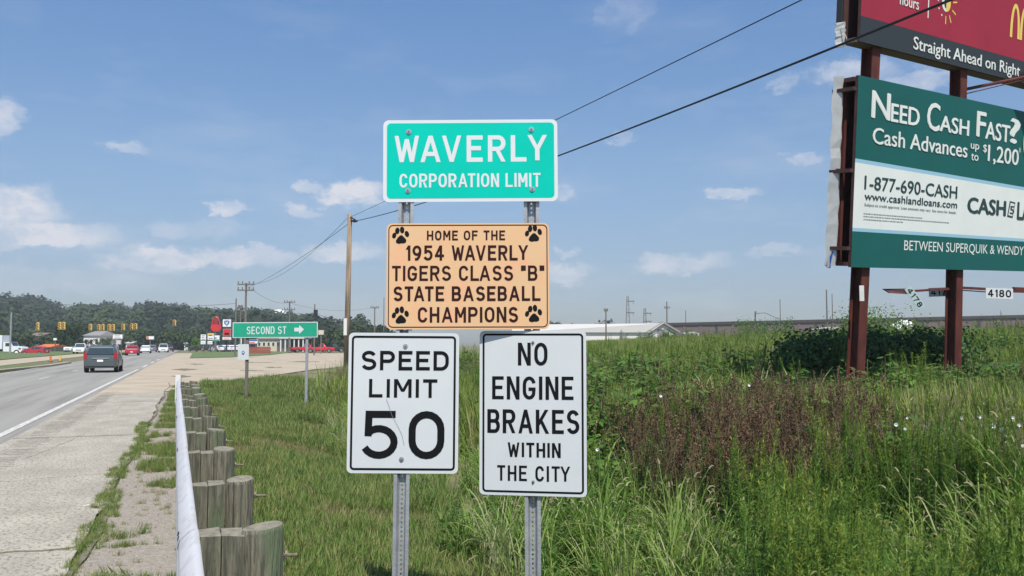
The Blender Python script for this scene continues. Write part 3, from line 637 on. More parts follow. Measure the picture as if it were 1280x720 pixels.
# ------------------------------------------------------------------ guardrail
TG = radians(20.9); GU = Vector((-sin(TG), cos(TG), 0)); GV = Vector((cos(TG), sin(TG), 0))
def GW(u, v, z=0): return GU*u+GV*v+Vector((0,0,z))
gr = thing('guardrail', 'white galvanised guardrail on weathered timber posts running along the road shoulder', 'guardrail', GW(0,.06,0))
prof = [(.115,.735),(.10,.752),(.075,.74),(.03,.70),(.022,.665),(.03,.63),(.085,.585),(.105,.565),(.085,.545),(.03,.50),(.022,.465),(.03,.43),(.075,.40),(.10,.385),(.115,.40)]
post_u0 = 4.72
for k in range(-2, 6):
    u0 = post_u0-.15+(k-1)*3.81; u1 = u0+3.87
    if u0 > 21.5: break
    u1 = min(u1, 24.1); sh = (k % 2)*.003
    b = MB(); n = len(prof); vs = []
    for uu in (u0, u1): vs += [GW(uu, a+.012-sh+.03*max(0,(uu-20)/4)**2, z-.01*sin(uu)) for a, z in prof]
    b.add(vs, [(i, i+1, n+i+1, n+i) for i in range(n-1)])
    rp = b.build('rail_panel', 'rail', gr, smooth=True)
    if u1 > 2:
        for q in (.0,.06):
            b = MB(); c = GW(u0+.1+q*1.3, .041-sh, .70+.12*q); b.tube([c, c+GV*-.006+Vector((0,0,.001))], .011, 8); b.build('bolt_head', 'hole', rp)
random.seed(11)
for i in range(-2, 11):   # thirteen posts
    u = post_u0+i*1.905; jz = R(-.02,.018); top = .705+jz; g0 = -.12
    # spacer blocks: two split halves
    for h, (a0, a1) in enumerate(((.118,.232),(.238,.345))):
        b = MB(); T_ = []; n_ = 8; zt = top-.012-.014*h+R(-.008,.008)
        poly = [(-.095,a0),(-.04,a0-.002),(.03,a0+.002),(.1,a0),(.098,a1),(.03,a1-.003),(-.03,a1+.002),(-.1,a1)]
        b.prism(poly, .28, zt, lambda x_, y_, z_: GW(u+x_+.01*h, y_, z_+ (R(-.006,.006) if z_ > .4 else 0)))
        b.mi = 0; b.m[1] = 1
        b.build('spacer_block', ['wood','woodtop'], gr)
    b = MB(); rad = .100+R(-.011,.007); cx = .45+R(-.018,.012); n_ = 18; vs = []
    ns = [1+.03*sin(3*t*2*pi/n_+i)+R(-.02,.02) for t in range(n_)]
    lean = R(-.03,.03)
    for z in (g0-.25, top-.02, top+.004):
        kf = 1 if z < top else .93
        vs += [GW(u+rad*kf*ns[t]*cos(2*pi*t/n_)+(lean*z), cx+rad*kf*ns[t]*sin(2*pi*t/n_), z+.012*sin(2*pi*t/n_+i)) for t in range(n_)]
    b.add(vs, [(j*n_+t, j*n_+(t+1)%n_, (j+1)*n_+(t+1)%n_, (j+1)*n_+t) for j in range(2) for t in range(n_)])
    b.mi = 1; b.f.append(tuple(2*n_+t for t in range(n_))); b.m.append(1)
    po = b.build('timber_post', ['wood','woodtop'], gr)
    po.data.polygons.foreach_set('use_smooth', [p.material_index == 0 for p in po.data.polygons])
    if i < 7:       # drying checks down the post, pressed-in dark slits
        b = MB()
        for q in range(3):
            t = -pi/2-.9+q*.75+R(-.2,.2); r_ = rad*1.012; w_ = R(.0015,.004)
            zz = [top-.003-k_*.09 for k_ in range(int(R(4,7)))]
            A = [GW(u+r_*cos(-pi+t*1+pi/2+w_*10+.02*sin(k_*2+q)), cx+r_*sin(-pi+t+pi/2+w_*10+.02*sin(k_*2+q)), z) for k_, z in enumerate(zz)]
            B_ = [GW(u+r_*cos(-pi+t+pi/2-w_*10+.02*sin(k_*2+q)), cx+r_*sin(-pi+t+pi/2-w_*10+.02*sin(k_*2+q)), z) for k_, z in enumerate(zz)]
            b.add(A+B_, [(k_, k_+1, len(zz)+k_+1, len(zz)+k_) for k_ in range(len(zz)-1)])
        b.build('drying_crack', 'crackwood', po)
    b = MB(); z = .565+R(-.02,.02); b.tube([GW(u, cx+rad-.02, z), GW(u, cx+rad+.065+R(0,.02), z-.006)], .0085, 7); c = GW(u, cx+rad+.004, z); b.tube([c, c+GV*.012], .022, 6)
    b.build('bolt', 'bolt', gr)

# ------------------------------------------------------------------ main signs
def sign_root(name, label, cat, cx, cy, Y, yaw=0, roll=0):
    p = at(cx, cy, Y); d = p.y*cos(PITCH)+(p.z-CZ)*sin(PITCH); s_ = F/d
    o = thing(name, label, cat); o['_'] = 0; del o['_']
    def fn(px, py, off=0.0): return Vector(((px-cx)/s_, -off, (cy-py)/s_))
    def fin(): o.location = p; o.rotation_euler = (radians(-0.0), roll, yaw)
    return o, fn, s_, fin
def panel(root, fn, s_, x0, x1, y0, y1, rad, off, th, m, name='panel', back=None):
    P = rrect(x0, x1, y0, y1, rad)
    b = MB(); n = len(P); vs = [fn(x, y, off) for x, y in P]+[fn(x, y, off-th) for x, y in P]
    b.add(vs, [tuple(range(n))[::-1]]); 
    if th: b.mi = 1; b.add(vs, [tuple(n+i for i in range(n))]+[(i,(i+1)%n,n+(i+1)%n,n+i) for i in range(n)])
    return b.build(name, [m, back or 'alu'], root)
def frame(root, fn, x0, x1, y0, y1, rad, w_, off, m, name='border'):
    A = rrect(x0, x1, y0, y1, rad); B_ = rrect(x0+w_, x1-w_, y0+w_, y1-w_, max(rad-w_, .5)); n = len(A); b = MB()
    b.add([fn(x, y, off) for x, y in A]+[fn(x, y, off) for x, y in B_], [(i,(i+1)%n,n+(i+1)%n,n+i) for i in range(n)]); return b.build(name, m, root)
def letters(root, fn, lines, sw, off, m, name='lettering', gap=.2):
    for ln in lines:
        t, x0, x1, y0, y1 = ln[:5]; w_ = ln[5] if len(ln) > 5 else sw
        b = MB(); stroke_text(b, t, x0, x1, -y1, -y0, w_, lambda x_, z_, dz: fn(x_, -z_, off+dz), ln[6] if len(ln) > 6 else gap); b.build(name, m, root)
def bolts(root, fn, pts, off, r=2.6, m='zinc'):
    for x, y in pts:
        b = MB(); c = fn(x, y, off); s1 = (fn(x+1, y, off)-c).length
        b.tube([c, fn(x, y, off+.002)], r*s1, 12); b.tube([fn(x, y, off+.002), fn(x, y, off+.008)], r*s1*.52, 6); w = b.build('bolt', m, root)
        b = MB(); b.tube([fn(x, y, off+.008), fn(x, y, off+.0095)], r*s1*.22, 6); b.build('bolt_socket', 'hole', w)
SY = 4.90
# town sign
o, fn, s_, fin = sign_root('town_sign', 'teal green town limit sign with white border reading WAVERLY, highest of the group', 'road sign', 588, 200.5, SY+.0, 0, radians(-.35))
panel(o, fn, s_, 479, 697, 149, 252.5, 7, 0, .003, 'whitea'); panel(o, fn, s_, 483.6, 692.8, 153, 248, 5, .0012, 0, 'green', 'green_face')
letters(o, fn, [('WAVERLY', 493, 684, 169, 202.5, 5.9, .26), ('CORPORATION LIMIT', 499.5, 675.5, 217, 234.5, 2.9, .2)], 6, .0022, 'whitea')
bolts(o, fn, [(511,164),(664.5,162),(510,238.5),(665,237.5)], .0028, 3.4); fin()
# baseball sign
o, fn, s_, fin = sign_root('champions_sign', 'faded orange sign with paw prints about the 1954 state baseball champions', 'road sign', 585, 345, SY, 0, radians(-.15))
panel(o, fn, s_, 483, 686.5, 278.5, 411.5, 7, 0, .003, 'orange'); frame(o, fn, 485.2, 684.5, 280.5, 409.3, 6, 1.2, .0012, 'maroon')
letters(o, fn, [('HOME OF THE', 533.5, 631.5, 287.8, 300, 2.3, .24), ('1954 WAVERLY', 507, 660.5, 306.5, 325.5, 3.4, .2), ('TIGERS CLASS "B"', 490, 680.5, 332, 351, 3.3, .2),
    ('STATE BASEBALL', 492, 675.5, 357.8, 376.3, 3.5, .2), ('CHAMPIONS', 522.5, 647.5, 383.8, 403, 3.4, .2)], 3.3, .0012, 'maroon')
for i, (cx, cy, ti) in enumerate(((500.8,294.5,-.1),(667.3,292.3,.02),(501,394.5,-.12),(667,393,.02))):
    b = MB(); q = [(-8.3,-.6,2.6,3.7,.25),(-4.4,-6.6,2.8,4.1,.1),(1.6,-7.6,2.8,4.3,-.1),(7.6,-2.6,2.7,4.0,-.3)]
    for (dx, dy, rx, ry, a) in q:
        ca, sa = cos(a), sin(a); pp = [fn(cx+dx+rx*cos(t)*ca-ry*sin(t)*sa, cy+dy+rx*cos(t)*sa+ry*sin(t)*ca, .0015) for t in [2*pi*k/14 for k in range(14)]]; b.add(pp, [tuple(range(14))[::-1]])
    pad = [(-5.6,9.2),(-6.3,6.4),(-4.8,3.6),(-2.8,1.0),(-.6,-1.0),(1.8,-.9),(3.6,1.2),(5.6,3.2),(7.0,5.6),(6.4,8.6),(3.4,9.8),(.6,9.6),(-2.4,10.4)]
    b.add([fn(cx+a, cy+c*.95, .0015) for a, c in pad], [tuple(range(len(pad)))[::-1]]); b.build('paw_print', 'black', o)
fin()
# speed limit
o, fn, s_, fin = sign_root('speed_limit_sign', 'white speed limit sign reading 50 on the left steel post', 'road sign', 503.7, 503.5, SY, 0, radians(.35))
panel(o, fn, s_, 434.7, 573.2, 416.3, 590.8, 6, 0, .003, 'white'); frame(o, fn, 438.5, 569.4, 420, 587, 5, 2.7, .0012, 'black')
letters(o, fn, [('SPEED', 451, 560.5, 438.8, 463, 4.6, .2), ('LIMIT', 461, 546.5, 474, 497, 4.4, .22), ('50', 452, 556, 513.5, 573, 9.6, .24)], 4, .0012, 'black')
bolts(o, fn, [(505.8,433),(502.8,573.5)], .0012, 3.1)
b = MB(); sc_pts = [(483,499),(487,509),(490,519),(497,531),(503,543),(506,556)]
b.add([fn(x-.22, y, .0032) for x, y in sc_pts]+[fn(x+.22, y, .0032) for x, y in sc_pts], [(i, i+1, 7+i, 6+i) for i in range(5)]); b.build('scratch', 'roof_grey', o); fin()
# no engine brakes
o, fn, s_, fin = sign_root('engine_brakes_sign', 'white sign reading NO ENGINE BRAKES on the right steel post, turned slightly away', 'road sign', 665.5, 516, SY+.008, radians(-9), radians(.0))
k = 1/cos(radians(9)); ox = 665.5; fn0 = fn; fn = lambda px, py, off=0.0: fn0(ox+(px-ox)*k, py, off)
panel(o, fn, s_, 599, 732.3, 413.5, 618.5, 6, 0, .003, 'white'); frame(o, fn, 602.8, 728.8, 417, 615, 5, 2.5, .0012, 'black')
letters(o, fn, [('NO', 647.5, 684.5, 428.5, 457, 4.6, .24), ('ENGINE', 615, 716.5, 470.7, 499.5, 4.6, .22), ('BRAKES', 609, 723.5, 512, 541.5, 4.8, .2), ('WITHIN', 634.5, 700.5, 553, 571, 3.3, .22), ('THE CITY', 621.5, 712, 581.5, 600.5, 3.1, .26)], 4, .0012, 'black')
bolts(o, fn, [(666.3,428.5),(666.3,601.5)], .0012, 1.9, 'bolt'); fin()
# perforated U-channel posts
def channel_post(label, x_top, y_top, x_bot, y_bot, Y):
    a, c = at(x_bot, y_bot, Y), at(x_top, y_top, Y); d = (c-a).normalized(); base = a+d*((-.25-a.z)/d.z); Lh = (c-base).length
    o = thing('sign_post', label, 'sign post')
    P = [(-.044,.0),(-.026,.0),(-.0155,.032),(.0155,.032),(.026,.0),(.044,.0)]; t = .003
    b = MB(); z0 = -.45
    for (p, q) in ((0,1),(1,2),(3,4),(4,5)):
        (ax, ay), (bx, by) = P[p], P[q]; nx, ny = (by-ay), -(bx-ax); ll = sqrt(nx*nx+ny*ny); nx, ny = nx/ll*t/2, ny/ll*t/2
        pl = [(ax+nx,ay+ny),(bx+nx,by+ny),(bx-nx,by-ny),(ax-nx,ay-ny)]; b.prism(pl, z0, Lh, lambda x_, y_, z_: Vector((x_, y_, z_)))
    b.build('flange', 'galv', o)
    b = MB(); pitch = .0254; n = int((Lh-z0)/pitch); hw = .0045
    for sx in ((-.0165,-hw),(hw,.0165)): b.box(sx[0], sx[1], .0305, .0335, z0, Lh)
    for i in range(n): zc = z0+i*pitch; b.box(-hw, hw, .0307, .0333, zc, zc+pitch-.011)
    b.build('perforated_web', 'galv', o)
    o.location = base; q = Vector((0,0,1)).rotation_difference(d); o.rotation_mode = 'QUATERNION'; o.rotation_quaternion = q
    return o
g2 = 'steel posts carrying the four road signs'
channel_post('galvanised perforated steel post under the white speed limit sign', 509.3, 158, 500, 720, SY+.006)
channel_post('galvanised perforated steel post under the white engine brakes sign', 664, 158, 666.3, 720, SY+.022)

# ------------------------------------------------------------------ street name sign in the distance
YS = 27.0
o, fn, s_, fin = sign_root('street_name_sign', 'long green street name sign reading SECOND ST with a right arrow', 'street sign', 344, 412.3, YS, 0, radians(-.4))
panel(o, fn, s_, 290.8, 397.2, 402.6, 422.0, .8, 0, .01, 'whitea'); panel(o, fn, s_, 291.8, 396.2, 403.6, 421.0, .5, .004, 0, 'green2', 'green_face')
letters(o, fn, [('SECOND ST', 308.5, 358, 408, 417.6, 1.35, .2)], 1.3, .008, 'whitea')
b = MB(); b.add([fn(x, y, .009) for x, y in ((368,409.8),(374,409.8),(374,406.5),(380,412),(374,417.8),(374,414.6),(368,414.6))], [(6,5,4,3,2,1,0)]); b.build('arrow', 'whitea', o); fin()
p0, p1 = at(383,480,YS+.06), at(384,404,YS+.06); zb = Hs(p0.x, p0.y)
o = thing('street_sign_post', 'thin galvanised post under the right end of the green street name sign', 'sign post', (p0.x, p0.y, zb)); b = MB(); b.box(p0.x-.04, p0.x+.04, p0.y-.02, p0.y+.02, zb-.3, p1.z); b.build('post', 'galv', o)
b = MB(); b.box(p0.x-.046, p0.x+.046, p0.y-.03, p0.y+.03, zb+.0, zb+.5); b.build('sleeve', 'galv', o)
p0, p1 = at(303.6,480,YS-.3), at(303.6,408,YS+.05); zb = Hs(p0.x, p0.y)
p0.y = p1.y = YS+.06
o = thing('small_sign_post', 'slim brown post under the left end of the street name sign', 'sign post', (p0.x, p0.y, zb)); b = MB(); b.box(p0.x-.045, p0.x+.045, p0.y-.02, p0.y+.03, zb-.3, p1.z+.1); b.build('post', 'polefar', o)
o, fn, s_, fin = sign_root('small_white_sign', 'small white notice with a blue emblem below the street name sign', 'sign', 304.2, 440, YS+.0)
panel(o, fn, s_, 297.3, 311, 430.2, 449.6, 1, 0, .006, 'white')
b = MB(); b.disc(fn(304,441,.004), fn(305,441,.004)-fn(304,441,.004), fn(304,440,.004)-fn(304,441,.004), 12, 1.9, 2.6); e = b.build('emblem', 'sign_blue', o)
b = MB(); b.disc(fn(304,440.6,.007), fn(305,441,.004)-fn(304,441,.004), fn(304,440,.004)-fn(304,441,.004), 10, .8, 1.2); b.build('emblem_centre', 'whitea', o); fin()
# little leaning marker at the end of the rail
o = thing('rail_end_marker', 'small white marker stake leaning at the far end of the guardrail', 'marker', GW(25.5,.1,0)); b = MB(); p = GW(25.5,.1,0); b.box(p.x-.07, p.x+.07, p.y-.03, p.y+.03, -.2, .82); b.build('stake', 'white_wall', o)

# ------------------------------------------------------------------ utility poles and wires
def catenary(a, c, sag, n=24):
    return [a.lerp(c, i/n)-Vector((0,0,4*sag*(i/n)*(1-i/n))) for i in range(n+1)]
base = at(433,462,55); top = at(437.3,268,55); base = top+(base-top)*((top.z+.05)/(top.z-base.z))
o = thing('utility_pole', 'tall bare wooden utility pole rising behind the speed limit sign', 'utility pole', (base.x, base.y, 0))
b = MB(); b.tube([base, top], .19, 12, True, .14); b.build('pole_shaft', 'pole', o, True)
b = MB(); a = at(438,276,55); b.tube([a, at(446,276.5,54.4)], .07, 6); b.tube([at(443,273.5,54.5), at(443,278,54.5)], .08, 6); b.tube([at(437,271,55), at(441,273,54.7)], .05, 6); b.build('wire_bracket', 'wire', o)
b = MB(); a = at(431.8,415,54.8); b.box(a.x-.1, a.x+.1, a.y-.1, a.y+.1, at(0,419,54.8).z, at(0,398,54.8).z); b.build('meter_conduit', 'white_wall', o)
np_ = Vector((12.5, -5, 0)); o = thing('near_utility_pole', 'wooden utility pole standing to the right behind the camera', 'utility pole', np_)
b = MB(); b.tube([np_, np_+Vector((0,0,10.4))], .17, 12, True, .13); b.build('pole_shaft', 'pole', o, True); b = MB(); b.box(11.7,13.3,-5.25,-5.17,9.6,9.72); b.build('crossarm', 'pole', o)
A0 = at(438,271,54.9); P1 = at(1005,0,20.5); A1 = A0+(P1-A0)*((A0.y+5)/(A0.y-P1.y)); A1 = Vector((np_.x, np_.y, 10.2))
def fitw(name, label, pts, r, m='wire', group=None):
    b = MB(); b.tube(pts, r, 5); return tag(b.build(name, m), label, 'wire', group)
def thru(A, B, Cpt, n=30):   # parabola in the vertical plane of A..C through B
    h = lambda p: (p.xy-A.xy).length
    c = np.polyfit([0, h(B), h(Cpt)], [A.z, B.z, Cpt.z], 2); d = (Cpt.xy-A.xy).normalized(); Lx = h(Cpt)*1.0
    return [Vector((A.x+d.x*Lx*i/n, A.y+d.y*Lx*i/n, float(np.polyval(c, Lx*i/n)))) for i in range(n+1)]
# vertical plane of the two spans
dpl = (np_.xy-A0.xy)
def inplane(px, py):
    r = ray(px, py); # intersect camera ray with the spans' vertical plane
    nx, ny = -dpl.y, dpl.x; t = (A0.x*nx+A0.y*ny)/(r.x*nx+r.y*ny); return Vector((0,0,CZ))+r*t
def para(pts_px, A):
    P = [A]+[inplane(*q) for q in pts_px]; h = [ (p.xy-A.xy).length for p in P]; c = np.polyfit(h, [p.z for p in P], 2); Lx = dpl.length; d = dpl/Lx
    return [Vector((A.x+d.x*Lx*i/40, A.y+d.y*Lx*i/40, float(np.polyval(c, Lx*i/40)))) for i in range(41)]
fitw('overhead_wire', 'thin black wire, upper of the two running up right behind the town sign', para([(480,253),(697,147),(860,70),(1003,0)], A0), .012)
B0 = at(446,275.5,54.4); fitw('overhead_cable', 'thicker black cable, lower one of the two, crossing in front of the red billboard', para([(500,261),(700,187),(900,107),(1060,43),(1160,2)], B0), .022)

def far_pole(px, ytop, Y, arms, h_w, label, tilt=0, m='polefar', arm_w=2.2, group='distant utility poles', ybase=None):
    t = at(px, ytop, Y); zb = Hs(t.x, t.y)-.05; t2 = Vector((t.x, t.y, t.z))
    o = thing('utility_pole', label, 'utility pole', (t.x, t.y, zb), group)
    b = MB(); b.tube([(t.x-tilt, t.y, zb), t2], h_w, 7, True, h_w*.7); b.build('pole_shaft', m, o)
    for dz in arms:
        b = MB(); b.box(t.x-arm_w/2, t.x+arm_w/2, t.y-.2, t.y-.05, t.z-dz-.08, t.z-dz+.08)
        for q in (-.45,-.2,.2,.45): b.tube([(t.x+q*arm_w, t.y-.12, t.z-dz+.06), (t.x+q*arm_w, t.y-.12, t.z-dz+.38)], .07, 5)
        b.build('crossarm', m, o)
    return t
FP1 = far_pole(307.8,353.5,105,(.2,.9),.16,'distant double crossarm utility pole standing above the green street name sign', arm_w=2.0)
FP2 = far_pole(295.3,373,120,(),.13,'slim distant pole just left of the double crossarm pole')
FP3 = far_pole(362.2,376.5,165,(.2,1.6),.18,'distant crossarm pole above the arrow of the street name sign', arm_w=2.1)
FP4 = far_pole(393.5,380,130,(),.12,'distant pole with a round transformer by the right end of the street sign')
FP5 = far_pole(301,382,125,(.3,),.1,'short distant pole with a small arm between two taller ones', arm_w=.6)
FP6 = far_pole(468.5,383.5,170,(.2,),.15,'distant crossarm pole left of the orange sign', arm_w=1.6)
FP7 = far_pole(480,372,200,(),.12,'faint distant pole at the left edge of the orange sign')
FP8 = far_pole(757.3,387,140,(.2,),.14,'distant pole in front of the white roof', arm_w=.6)
FP9 = far_pole(833.4,377,190,(1.4,),.18,'tall distant pole behind the peak of the white building', arm_w=1.2)
FP10 = far_pole(857,388,210,(),.12,'faint pole behind the long brown building, nearest the white roof')
FP11 = far_pole(975,374,230,(),.14,'thin mast behind the long brown building')
FP12 = far_pole(1033,362,120,(),.12,'tall slim pole left of the billboard legs')
FP13 = far_pole(1040,367,130,(),.08,'pale thin pole beside the tall slim pole left of the billboard')
FP14 = far_pole(944,392,110,(.1,),.12,'short pole with a bent lamp arm in front of the brown building', arm_w=.1)
b = MB(); t = at(944,392,110); b.tube([t, t+Vector((1.2,0,.1)), t+Vector((3.0,0,-.7))], .04, 5); b.build('lamp_arm', 'polefar', bpy.data.objects[[x.name for x in bpy.data.objects if x.get('label','').startswith('short pole with a bent')][0]])
for x_, yt, nm in ((784.5,370,'left'),(806,385,'right')):
    t = at(x_, yt, 420); o = thing('lattice_tower', 'faint distant lattice pylon, %s one of the two above the white roof' % ('taller' if nm == 'left' else 'shorter'), 'pylon', (t.x, t.y, 0))
    b = MB(); w_ = 1.3
    for s in (-1,1):
        for s2 in (-1,1): b.tube([(t.x+s*w_, t.y+s2*w_, 0), (t.x+s*.35, t.y+s2*.35, t.z)], .11, 4)
    nb = 9
    for i in range(nb):
        z0, z1 = t.z*i/nb, t.z*(i+1)/nb; wa, wb = w_+(.35-w_)*i/nb, w_+(.35-w_)*(i+1)/nb
        b.tube([(t.x-wa, t.y-wa, z0), (t.x+wb, t.y-wb, z1)], .06, 3); b.tube([(t.x+wa, t.y-wa, z0), (t.x-wb, t.y-wb, z1)], .06, 3)
    b.build('lattice', 'polefar', o)
    for k_ in range(3):
        b = MB(); z = t.z-2.5-k_*5.5*(1 if nm == 'left' else .7); b.box(t.x-.6, t.x+3.2, t.y-.2, t.y+.2, z-.25, z+.25); b.tube([(t.x+2.6,t.y,z),(t.x+2.6,t.y,z-1.4)], .12, 4); b.build('crossarm', 'polefar', o)
b = MB(); c = at(394.6,391,129.7); b.tube([c-Vector((0,0,.45)), c+Vector((0,0,.45))], .3, 10); o = [x for x in bpy.data.objects if x.get('label','').startswith('distant pole with a round')][0]; b.build('transformer', 'wire', o)
fitw('overhead_wire', 'wire sagging from the tall wooden pole down left to the double crossarm pole', thru(at(436.5,279,55), at(375,340,82), FP1-Vector((0,0,.7))), .018, 'wiregrey')
fitw('overhead_wire', 'wire sagging from the top of the wooden pole to the double crossarm pole', catenary(at(436.5,270,55), FP1-Vector((0,0,.1)), 1.3), .014, 'wiregrey')
fitw('overhead_wire', 'long thin wire crossing the sky at far left above the wooded hill', catenary(at(-80,365,100), at(295.3,379.3,120), 1.0), .028, 'wiregrey')
fitw('overhead_wire', 'wire from the double crossarm pole to the pole over the arrow', catenary(FP1-Vector((0,0,.2)), FP3-Vector((0,0,.2)), .9), .02, 'wiregrey')
fitw('overhead_wire', 'faint wire from the transformer pole to the tall wooden pole', catenary(at(395,390,130), at(433,400,56), .3), .02, 'wiregrey')
fitw('overhead_wire', 'faint long wire low over the hill on the right of the street sign', catenary(FP3-Vector((0,0,.3)), FP6-Vector((0,0,.1)), 1.0), .02, 'wiregrey')

# ------------------------------------------------------------------ billboards
P0 = at(1063.5, 334, 16.8); PT = at(1076, 94.5, 16.48)
azb = radians(56.5); tl = radians(1.9); BT = Vector((sin(azb)*cos(tl), cos(azb)*cos(tl), sin(tl)))
Uv = PT-P0; Uv = (Uv-BT*Uv.dot(BT)); BHh = Uv.length; BU = Uv.normalized(); BN = BU.cross(BT)
BN = -BN if BN.dot(-P0) < 0 else BN
def BP(s, t, n=0.0): return P0+BT*s+BU*t+BN*n
def st(px, py):
    r = ray(px, py); o = Vector((0,0,CZ)); k = (P0-o).dot(BN)/r.dot(BN); p = o+r*k-P0; return p.dot(BT), p.dot(BU)
BL = 7.32
def bpoly(b, pts, n): b.add([BP(s, t, n) for s, t in pts], [tuple(range(len(pts)))])
def btext(root, text, x0, x1, ybase, ytop, m='whitea', n=.012, bold=.0, capref='H', name='lettering', by='px'):
    s0, t0 = st(x0, ybase); _, tt = st(x0, ytop); s1, _ = st(x1, ybase+ (x1-x0)*max(0,(365-ybase)/1231))
    cu = bpy.data.curves.new('t', 'FONT'); cu.body = text; cu.size = 1; cu.resolution_u = 3
    ob = bpy.data.objects.new('t', cu); COL.objects.link(ob); dg = bpy.context.evaluated_depsgraph_get(); me = bpy.data.meshes.new_from_object(ob.evaluated_get(dg))
    xs = [v.co.x for v in me.vertices]; kx = (s1-s0)/(max(xs)-min(xs)); ky = (tt-t0)/.70; mnx = min(xs)
    b = MB()
    for j, (dx, dy) in enumerate(((0,0),(-1,0),(1,0),(-.5,.6),(.5,-.6)) if bold > 0 else ((0,0),)): b.add([BP(s0+(v.co.x-mnx+dx*bold*.8)*kx, t0+(v.co.y+dy*bold*.6)*ky, n+j*.0012) for v in me.vertices], [tuple(p.vertices) for p in me.polygons])
    o_ = b.build(name, m, root)
    bpy.data.objects.remove(ob); return o_
def boardbox(root, s0, s1, t0, t1, prefix=''):
    b = MB(); b.box(0,1,0,1,0,1)
    def bx(a0,a1,c0,c1,n0,n1,m,name):
        b = MB(); vs = [BP(s,t,n) for n in (n0,n1) for t in (c0,c1) for s in (a0,a1)]; b.add(vs, [(0,2,3,1),(4,5,7,6),(0,1,5,4),(2,6,7,3),(0,4,6,2),(1,3,7,5)]); return b.build(name, m, root)
    return bx
s_end, _ = st(1275, 200)
bb = thing('lower_billboard', 'green and white cash loan billboard, lower one of the stacked pair', 'billboard', BP(0,0,-.3))
bx = boardbox(bb, 0, BL, 0, BHh)
bx(0, BL, 0, BHh, -.06, 0, 'steeld', 'face_panel')
sA, tA = st(1073.5,198.7); sB, tB = st(1280,234); sC, tC = st(1066,289); _, tC2 = st(1066,284.6)
cur = lambda s: tA+(tB-tA)*((s-sA)/(sB-sA))+.10*sin(pi*min(max((s-sA)/BL,0),1))*.0
K = 20; ss = [BL*i/K for i in range(K+1)]
def band(f0, f1, n, m, name):
    b = MB(); b.add([BP(s, f0(s), n) for s in ss]+[BP(s, f1(s), n) for s in ss], [(i, i+1, K+1+i+1, K+1+i) for i in range(K)]); return b.build(name, m, bb)
band(lambda s: cur(s), lambda s: BHh, .004, 'bbgreen', 'green_print'); band(lambda s: cur(s)-.075, lambda s: cur(s), .004, 'bbblue', 'blue_stripe'); band(lambda s: tC2, lambda s: cur(s)-.075, .004, 'bbwhite', 'white_print')
band(lambda s: tC, lambda s: tC2, .004, 'bbblue', 'blue_stripe'); band(lambda s: 0, lambda s: tC, .004, 'bbgreen', 'green_print')
for (t, x0, x1, yb, yt, bo) in (('N',1089,1111,146.5,112,.03),('EED',1113,1148,151.5,128.5,.03),('C',1158,1173,161.5,126.6,.03),('ASH',1174,1210,163.5,143.5,.03),('F',1220,1230.5,170,138,.03),('AST',1231,1261,173,151,.03),('?',1262,1273,178,147,.03),
    ('Cash Advances',1090,1208,179,158.5,.02),('up',1212.5,1223,185.5,175.5,.01),('to',1213,1222,200,189,.01),('$',1228,1232.5,189.5,180,.01),('1,200',1234,1272,201,180.5,.02),('*',1272.5,1275,196,184,.0)):
    btext(bb, t, x0, x1, yb, yt, 'bbwhite', .012, bo)
btext(bb, '1-877-690-CASH', 1080, 1195.5, 236, 219, 'bbtext', .010, .012); btext(bb, 'www.cashlandloans.com', 1080, 1195.5, 249.6, 239.8, 'bbtext', .010, .006)
btext(bb, 'Subject to credit approval. Loan amounts may vary. See store for details.', 1080, 1195, 257.5, 253.8, 'bbtext', .010, 0)
b = MB()
for j, (x0, x1, y) in enumerate(((1079,1152,267.3),(1079,1186,270.8),(1079,1126,274.6))):
    s0, t0 = st(x0, y); s1, _ = st(x1, y); s = s0
    while s < s1: w_ = R(.02,.09); bpoly(b, [(s,t0),(s+w_,t0),(s+w_,t0+.016),(s,t0+.016)], .01); s += w_+.015
b.build('fine_print', 'roof_grey', bb)
btext(bb, 'CASH', 1209, 1256, 265.5, 246, 'bbtext', .010, .045)
s0, t0 = st(1259,271); s1, t1 = st(1268,253); b = MB(); bpoly(b, [(s0-.02,t0),(s1-.06,t0-.02),(s1+.03,t1),(s0+.07,t1+.02)], .008); b.build('banknote_mark', 'bbtext', bb)
b = MB(); bpoly(b, [(s0+.02,t0+.04),(s1-.09,t0+.02),(s1-.01,t1-.04),(s0+.10,t1-.02)], .012); b.build('banknote_mark', 'bbwhite', bb)
btext(bb, '5', 1261.5, 1266.5, 267, 257, 'bbtext', .016, .02); btext(bb, 'LAND', 1271, 1308, 274, 252, 'bbtext', .010, .045)
btext(bb, "BETWEEN SUPERQUIK & WENDY'S", 1129.5, 1284, 312.5, 300, 'bbwhite', .010, .0)
sl_, tl_ = st(1287,180); b = MB(); b.add([BP(sl_+.33*cos(a), tl_+.42*sin(a), .02) for a in [2*pi*i/20 for i in range(20)]], [tuple(range(20))]); b.build('lime_disc', 'lime', bb)
